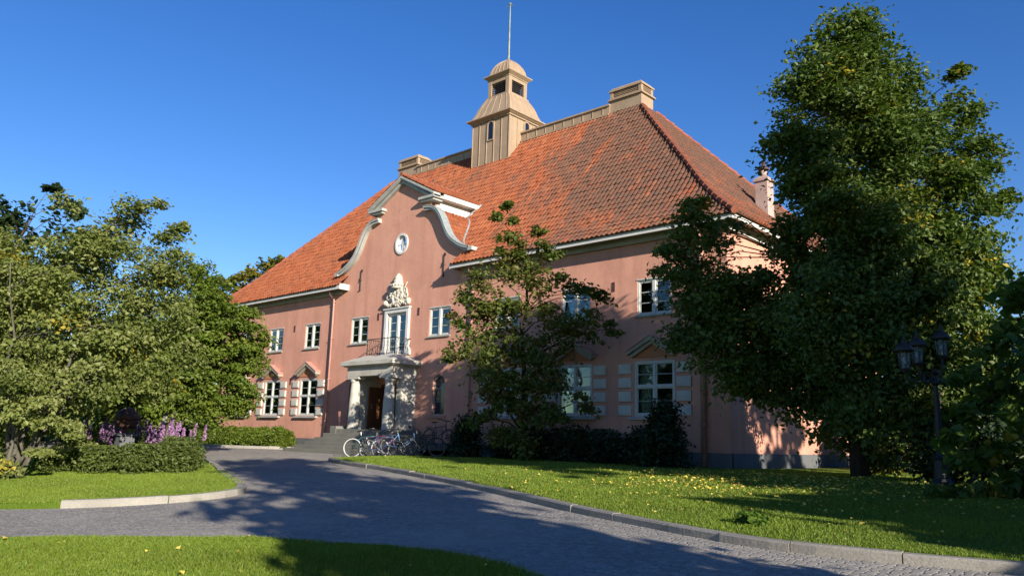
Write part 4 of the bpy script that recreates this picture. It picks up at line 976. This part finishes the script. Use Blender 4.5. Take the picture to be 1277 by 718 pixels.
for i in range(78):
    t0 = rng.random(); x = 2.1+2.9*t0+rng.normal()*.2; y = -14.2+2.3*t0+rng.normal()*.22+.35; h_ = rng.uniform(.95, 1.4)
    g = hgt(x, y)+.1; root = tag(empty('loosestrife_plant', (x, y, g)), 'purple flower spike among the loosestrife behind the bed shrubs', 'flower', 'purple flower spikes in the bed')
    lx, ly = rng.normal()*.11, rng.normal()*.11; MB().tube([(0, 0, 0), (lx*.5, ly*.5, h_*.6), (lx, ly, h_)], [.008, .007, .003], 5).build('stem', LEAF['bed'], root)
    n = 120; tt = rng.random(n); th = rng.uniform(0, 6.28, n); r_ = .045*(1-tt*.75)
    P = np.column_stack([lx*(.7+.3*tt)+np.cos(th)*r_, ly*(.7+.3*tt)+np.sin(th)*r_, h_*.62+tt*h_*.4]); V, F = leaves_at(P, P*0, .04, rng); np_mesh('blossom', V, F, M['petal'], root, rng.random(n))
    n = 60; tt = rng.random(n); th = rng.uniform(0, 6.28, n); P = np.column_stack([np.cos(th)*.09, np.sin(th)*.09, tt*h_*.65]); V, F = leaves_at(P, P*0, .07, rng); np_mesh('foliage', V, F, LEAF['bed'], root, rng.random(n))
# stone urn behind the flowers, and small info board
u0 = at(157, 535, 22.6); g = hgt(u0[0], u0[1])+.1
ur = tag(empty('garden_urn', (float(u0[0]), float(u0[1]), g)), 'dark weathered stone urn on a pedestal behind the purple flowers', 'urn')
MB().box(-.2, .2, -.2, .2, 0, .9).box(-.25, .25, -.25, .25, .9, .97).build('pedestal', M['plinth'], ur, bevel=.01)
MB().lathe((0, 0, .97), [(.14, 0), (.07, .05), (.07, .12), (.24, .2), (.30, .34), (.27, .38), (.34, .42), (.34, .50), (.30, .52), (.26, .60), (.16, .70), (.04, .74)], 18).build('bowl', M['rust'], ur, smooth=False)
u1 = at(206, 530, 25.5); g = hgt(u1[0], u1[1])+.1
ib = tag(empty('notice_board', (float(u1[0]), float(u1[1]), g), math.radians(35)), 'small pale notice board on a dark post behind the flower bed', 'sign')
MB().tube([(0, 0, 0), (0, 0, 1.5)], .04, 8).build('post', M['iron'], ib); MB().box(-.07, .07, -.06, -.04, 1.22, 1.44).build('board', M['cornice'], ib, bevel=.005)

# ------------------------------------------------------------------ lamp post with three lanterns
lp0 = at(1176, 610, 15.6); LX, LY = float(lp0[0]), float(lp0[1]); g = hgt(LX, LY)+.1
lamp = tag(empty('lamp_post', (LX, LY, g)), 'dark iron lamp post carrying three glass lanterns in front of the big linden', 'street lamp')
zt = float(at(1172, 466, 15.6)[2])-g
MB().lathe((0, 0, 0), [(.22, 0), (.22, .12), (.15, .2), (.12, .55), (.15, .6), (.07, .7), (.06, 1.6), (.05, zt-.2), (.09, zt-.15), (.05, zt), (.09, zt+.06), (.05, zt+.12)], 16).build('post', M['iron'], lamp)
tt_ = NT('lantern_glass'); tt_.col((.5, .55, .55)).rough(.15, .5); tt_.b.inputs['Transmission Weight'].default_value = .75; tt_.b.inputs['IOR'].default_value = 1.1; M['lglass'] = tt_.m
def lantern(p):
    cap = MB(); cap.lathe(p, [(.07, -.02), (.10, .03), (.09, .05)], 12)
    for k in range(6):
        a = math.pi/3*k; cap.tube([(p[0]+.085*math.cos(a), p[1]+.085*math.sin(a), p[2]+.05), (p[0]+.13*math.cos(a), p[1]+.13*math.sin(a), p[2]+.36)], .009, 5)
    cap.lathe(p, [(.155, .36), (.20, .385), (.20, .41), (.17, .42), (.15, .47), (.08, .53), (.05, .55), (.05, .58), (.025, .6), (.03, .63), (.006, .69)], 14)
    o = cap.build('lantern', M['iron'], lamp)
    MB().lathe(p, [(.075, .05), (.12, .36)], 6).build('lantern_glass', M['lglass'], o); MB().ball((p[0], p[1], p[2]+.2), (.04, .04, .07)).build('bulb', M['white'], o, smooth=True)
for (u, v, dd) in ((1129, 462, 15.3), (1145, 455, 15.8), (1175, 446, 15.9)):
    q = at(u, v, dd)-np.array([LX, LY, g]); lantern(tuple(q))
    a = MB(); mid = (q[0]*.55, q[1]*.55, zt-.18)
    a.tube([(0, 0, zt-.05), mid, (q[0]*.95, q[1]*.95, q[2]-.15), (q[0], q[1], q[2])], .022, 7); a.torus((q[0]*.45, q[1]*.45, zt-.06), .09, .014, (q[0], q[1], 0.001), (0, 0, 1), 16, 5)
    a.build('arm', M['iron'], lamp)

# ------------------------------------------------------------------ bicycles
t = NT('tyre_rubber'); t.col((.02, .02, .02)).rough(.8, .2); M['tyre'] = t.m
t = NT('chrome'); t.col((.20, .20, .21)).rough(.4, .5, 1.0); M['chrome'] = t.m
t = NT('white_rim'); t.col((.50, .50, .48)).rough(.4, .4); M['rim'] = t.m
t = NT('black_plastic'); t.col((.015, .015, .017)).rough(.5, .3); M['black'] = t.m
def bike(label, loc, rz, col, white=False, step=False, fender=None, basket=False, lean=.06, mtb=False):
    pm = NT('frame_paint'); pm.col(col).rough(.35, .5)
    root = tag(empty('bicycle', loc, rz), label, 'bicycle', 'bicycles parked by the entrance'); root.rotation_euler = (lean, 0, rz)
    R = .335; wb = 1.03; A = (0, 0, R); B = (wb, 0, R); bb = (.44, 0, .29); seat = (.29, 0, .80); head = (.86, 0, .84); hb = (.885, 0, .66)
    f = MB(); tb = lambda p, q, r=.016: f.tube([p, q], r, 8)
    tb(bb, seat, .017)
    if step: f.tube([hb, (.72, 0, .46), (.55, 0, .35), bb], .019, 8); f.tube([(.88, 0, .7), (.72, 0, .54), (.56, 0, .44), (.38, 0, .5)], .014, 8)
    else: tb((.30, 0, .74), (.875, 0, .78)); tb(hb, bb, .018)
    tb(head, hb, .02)
    for s in (-1, 1): f.tube([(bb[0], s*.03, bb[2]), (0, s*.06, R)], .010, 6); f.tube([(.30, s*.02, .74), (0, s*.06, R)], .008, 6); f.tube([(.89, s*.02, .64), (.93, s*.05, .52), (wb, s*.055, R)], .011, 6)
    f.build('frame', pm.m, root, smooth=True)
    for c in (A, B):
        w = MB().torus(c, R-.012, .017 if not mtb else .024, (1, 0, 0), (0, 0, 1), 40, 7).build('wheel', M['rim'] if white else M['tyre'], root, smooth=True)
        MB().torus(c, R-.035, .011, (1, 0, 0), (0, 0, 1), 40, 5).build('rim', M['chrome'], w, smooth=True)
        sp = MB()
        for k in range(20):
            a = 2*math.pi*k/20; sp.tube([(c[0]+.02*math.cos(a+.5), .02*(-1)**k, c[2]+.02*math.sin(a+.5)), (c[0]+(R-.04)*math.cos(a), 0, c[2]+(R-.04)*math.sin(a))], .0015, 3, False)
        sp.lathe((c[0], 0, c[2]), [(.001, -.001), (.02, 0), (.001, .001)], 6); sp.tube([(c[0], -.06, c[2]), (c[0], .06, c[2])], .018, 8); sp.build('spokes', M['iron'], w)
    h = MB(); h.tube([(.86, 0, .84), (.84, 0, 1.0)], .013, 8)
    if mtb: h.tube([(.80, -.3, 1.02), (.84, 0, 1.0), (.80, .3, 1.02)], .014, 8)
    else: h.tube([(.66, -.27, 1.02), (.80, -.24, 1.04), (.90, -.08, 1.0), (.84, 0, .99), (.90, .08, 1.0), (.80, .24, 1.04), (.66, .27, 1.02)], .012, 8)
    hh = h.build('handlebar', M['chrome'] if not mtb else M['black'], root, smooth=True)
    for s in (-1, 1): MB().tube([(.64, s*.27, 1.02), (.75, s*.255, 1.035)], .018, 8).build('grip', M['black'], hh)
    s = MB(); s.tube([(.29, 0, .78), (.27, 0, .93)], .013, 8); s.build('seat_post', M['chrome'], root)
    s = MB(); s.add([(.12, -.085, .955), (.12, .085, .955), (.22, .07, .965), (.40, .018, .955), (.40, -.018, .955), (.22, -.07, .965), (.13, -.07, .91), (.13, .07, .91), (.38, .01, .925), (.38, -.01, .925)], [(0,1,2,3,4,5),(6,9,8,7),(0,6,7,1),(1,7,8,3,2),(3,8,9,4),(4,9,6,0,5)]); s.build('saddle', M['black'], root, bevel=.012)
    c = MB(); c.torus((bb[0], .045, bb[2]), .09, .006, (1, 0, 0), (0, 0, 1), 24, 5); c.tube([(bb[0], .07, bb[2]), (bb[0]+.12, .07, bb[2]-.11)], .009, 6); c.tube([(bb[0], -.07, bb[2]), (bb[0]-.12, -.07, bb[2]+.11)], .009, 6); c.tube([(bb[0], -.07, bb[2]), (bb[0], .07, bb[2])], .016, 8)
    c.box(bb[0]+.08, bb[0]+.17, .07, .15, bb[2]-.125, bb[2]-.1); c.box(bb[0]-.17, bb[0]-.08, -.15, -.07, bb[2]+.1, bb[2]+.125); c.tube([(bb[0], .045, bb[2]+.09), (0, .05, R+.04)], .004, 4); c.tube([(bb[0], .045, bb[2]-.09), (0, .05, R-.04)], .004, 4); c.build('crankset', M['chrome'], root)
    if fender:
        m = MB()
        for cc, a0, a1 in ((A, 20, 200), (B, 50, 170)):
            vs = []; n = 16
            for k in range(n+1):
                a = math.radians(a0+(a1-a0)*k/n)
                for y in (-.025, .025): vs.append((cc[0]+(R+.025)*math.cos(a), y, cc[2]+(R+.025)*math.sin(a)))
            m.add(vs, [(2*k, 2*k+1, 2*k+3, 2*k+2) for k in range(n)])
        m.build('mudguard', fender, root)
        k = MB(); k.tube([(-.28, -.05, .72), (.22, -.05, .74), (.22, .05, .74), (-.28, .05, .72), (-.28, -.05, .72)], .006, 5); k.tube([(-.15, .05, .72), (0, .06, R)], .005, 5); k.tube([(-.15, -.05, .72), (0, -.06, R)], .005, 5); k.build('luggage_rack', M['chrome'], root)
    if basket:
        k = MB()
        for z in (.78, .86, .94, 1.0): k.tube([(.95, -.15, z), (1.2, -.15, z), (1.2, .15, z), (.95, .15, z), (.95, -.15, z)], .004, 4)
        for x in (.95, 1.03, 1.12, 1.2):
            for y in (-.15, .15): k.tube([(x, y, .78), (x, y, 1.0)], .004, 4)
        for y in (-.07, 0, .07): k.tube([(1.2, y, .78), (1.2, y, 1.0)], .004, 4); k.tube([(.95, y, .78), (1.2, y, .78)], .004, 4)
        k.build('basket', M['chrome'], root)
    return root
hz = lambda x, y: (x, y, hgt(x, y)+.005)
az = math.radians(40)
bike('dark teal bicycle with white tyres, leftmost and nearest of the parked row', hz(3.38, -4.52), az, (.02, .07, .09), white=True, lean=-.08)
bike('red bicycle parked just behind the white-tyred one', hz(3.45, -3.75), math.radians(30), (.30, .02, .03), fender=M['chrome'], lean=.05)
bike('navy bicycle with bright mudguards, second from the lawn end of the row', hz(4.35, -4.55), math.radians(48), (.03, .06, .16), fender=M['chrome'], lean=.08)
bike('light blue step-through bicycle with raised handlebar in the middle of the row', (4.75, -3.9, hgt(5, -4)+.10), math.radians(50), (.16, .30, .50), step=True, fender=M['rim'], lean=-.06)
bike('black bicycle with wire basket, rightmost of the row near the lawn', (5.35, -3.5, hgt(5.4, -3.5)+.10), math.radians(42), (.015, .015, .018), basket=True, fender=M['black'], lean=.05)
bike('dark mountain bicycle leaning against the house wall beside the arched window', (3.15, -.62, 1.25), math.radians(6), (.02, .02, .03), lean=-.10, mtb=True)

# ------------------------------------------------------------------ grass blades, fallen leaves (uncountable)
def blades(name, poly, dens_near, n, hmin, hmax, seed, xr, yr, far=14.0, avoid=None, wid=.010):
    rng = np.random.default_rng(seed); X = rng.uniform(*xr, n); Y = rng.uniform(*yr, n)
    d = np.hypot(X-CC[0], Y-CC[1]); keep = inside(poly, X, Y) if poly else np.ones(n, bool)
    keep &= rng.random(n) < np.clip(dens_near*(far/np.maximum(d, 4))**1.3, 0, 1)
    rel = np.column_stack([X-CC[0], Y-CC[1]]); fw = rel@_F[:2]; rt_ = rel@_R[:2]; keep &= (fw > 2) & (np.abs(rt_) < fw*.78+1.5)
    if avoid is not None: keep &= ~avoid(X, Y)
    X = X[keep]; Y = Y[keep]; d = d[keep]; n = len(X); Z = hgtv(X, Y)+.098
    th = rng.uniform(0, 6.28, n); h_ = rng.uniform(hmin, hmax, n)*(1+.5*np.sin(X*1.7)*np.sin(Y*2.1+1)); w_ = wid*(d/10).clip(.7, 2.2)*rng.uniform(.7, 1.2, n); ln = rng.uniform(.2, .9, n)*h_
    ph = rng.uniform(0, 6.28, n); a = np.column_stack([np.cos(th)*w_, np.sin(th)*w_, np.zeros(n)]); b = np.column_stack([X, Y, Z]); m_ = b+np.column_stack([np.cos(ph)*ln*.35, np.sin(ph)*ln*.35, h_*.6]); t_ = b+np.column_stack([np.cos(ph)*ln, np.sin(ph)*ln, h_])
    V = np.stack([b-a*.5, b+a*.5, m_+a*.35, t_, m_-a*.35], 1).reshape(-1, 3); i = np.arange(n)*5
    F = np.column_stack([i, i+1, i+2, i+3, i+4]); o = np_mesh(name, V, F, LEAF['grass'], None, rng.random(n)); tag(o, kind='stuff'); return o, n
LEAF['grass'] = leaf_mat('grass_blade', [(.085, .14, .012), (.125, .195, .016), (.17, .235, .024), (.22, .24, .05)], .35)
near_poly = [(45,-13)]+NEAR_EDGE[1:]+[(-5,-60),(60,-60),(60,-13)]
o1, n1 = blades('near_lawn_grass', near_poly, 1.0, 480000, .022, .055, 1, (12, 26), (-24, -15.6))
tag(o1, 'short sunlit grass of the lawn strip nearest the camera', 'grass')
o2, n2 = blades('island_lawn_grass', ISLAND_S, 1.0, 340000, .02, .045, 2, (-2, 12.8), (-20, -10.5))
tag(o2, 'short bright grass of the rounded lawn under the leaning tree', 'grass')
rl_poly = ROAD_EDGE_N+[(45,10),(16.3,10),(16.3,0),(5.6,0)]+LAWN_W
ZR = [(x, y+.15) for x, y in ROAD_EDGE_N[:-1]]+[(40,8),(16.3,8),(16.3,-.1),(5.9,-.1),(5.75,-2.2),(5.4,-3.2),(5.15,-4.3),(4.95,-5.4),(5.0,-6.4)]
o3, n3 = blades('house_lawn_grass', ZR, 1.0, 480000, .02, .045, 3, (4.7, 34), (-13, 2))
tag(o3, 'mown grass of the lawn in front of the right wing, partly in shade', 'grass')
print('blades', n1, n2, n3)
rng = np.random.default_rng(9); n = 1700
X = rng.normal(20.3, 2.3, n); Y = rng.normal(-5.9, 1.9, n); k = inside(ZR, X, Y); X = X[k]; Y = Y[k]; X2 = rng.uniform(12, 27, 330); Y2 = rng.uniform(-12, -2, 330); k = inside(ZR, X2, Y2); X = np.append(X, X2[k]); Y = np.append(Y, Y2[k])
n = len(X); P = np.column_stack([X, Y, hgtv(X, Y)+.098+rng.uniform(.03, .07, n)]); V, F = leaves_at(P, np.tile([0, 0, 2.5], (n, 1)), .047, rng, 1.0, 1.2)
t = NT('fallen_leaf'); at_ = t.n('ShaderNodeAttribute', attribute_name='rnd'); t.col(t.ramp(at_.outputs['Fac'], [(0, (.55, .42, .05)), (.6, (.60, .50, .12)), (1, (.35, .2, .05))])).rough(.7, .2)
o4 = np_mesh('fallen_leaves', V, F, t.m, None, rng.random(n)); tag(o4, 'yellow fallen leaves scattered over the lawn below the lindens', 'leaves', kind='stuff')
rng = np.random.default_rng(10); n = 60; X = rng.uniform(13, 25, n); Y = rng.uniform(-20, -16.2, n); k = inside(near_poly, X, Y); P = np.column_stack([X[k], Y[k], hgtv(X[k], Y[k])+.15]); V, F = leaves_at(P, np.tile([0, 0, 2.5], (len(P), 1)), .05, rng, 1.0, 1.2)
o5 = np_mesh('fallen_leaves', V, F, t.m, None, rng.random(len(P))); tag(o5, 'few yellow leaves lying in the nearest grass', 'leaves', kind='stuff')
# thin wisp of cloud high at the upper right is left to the sky
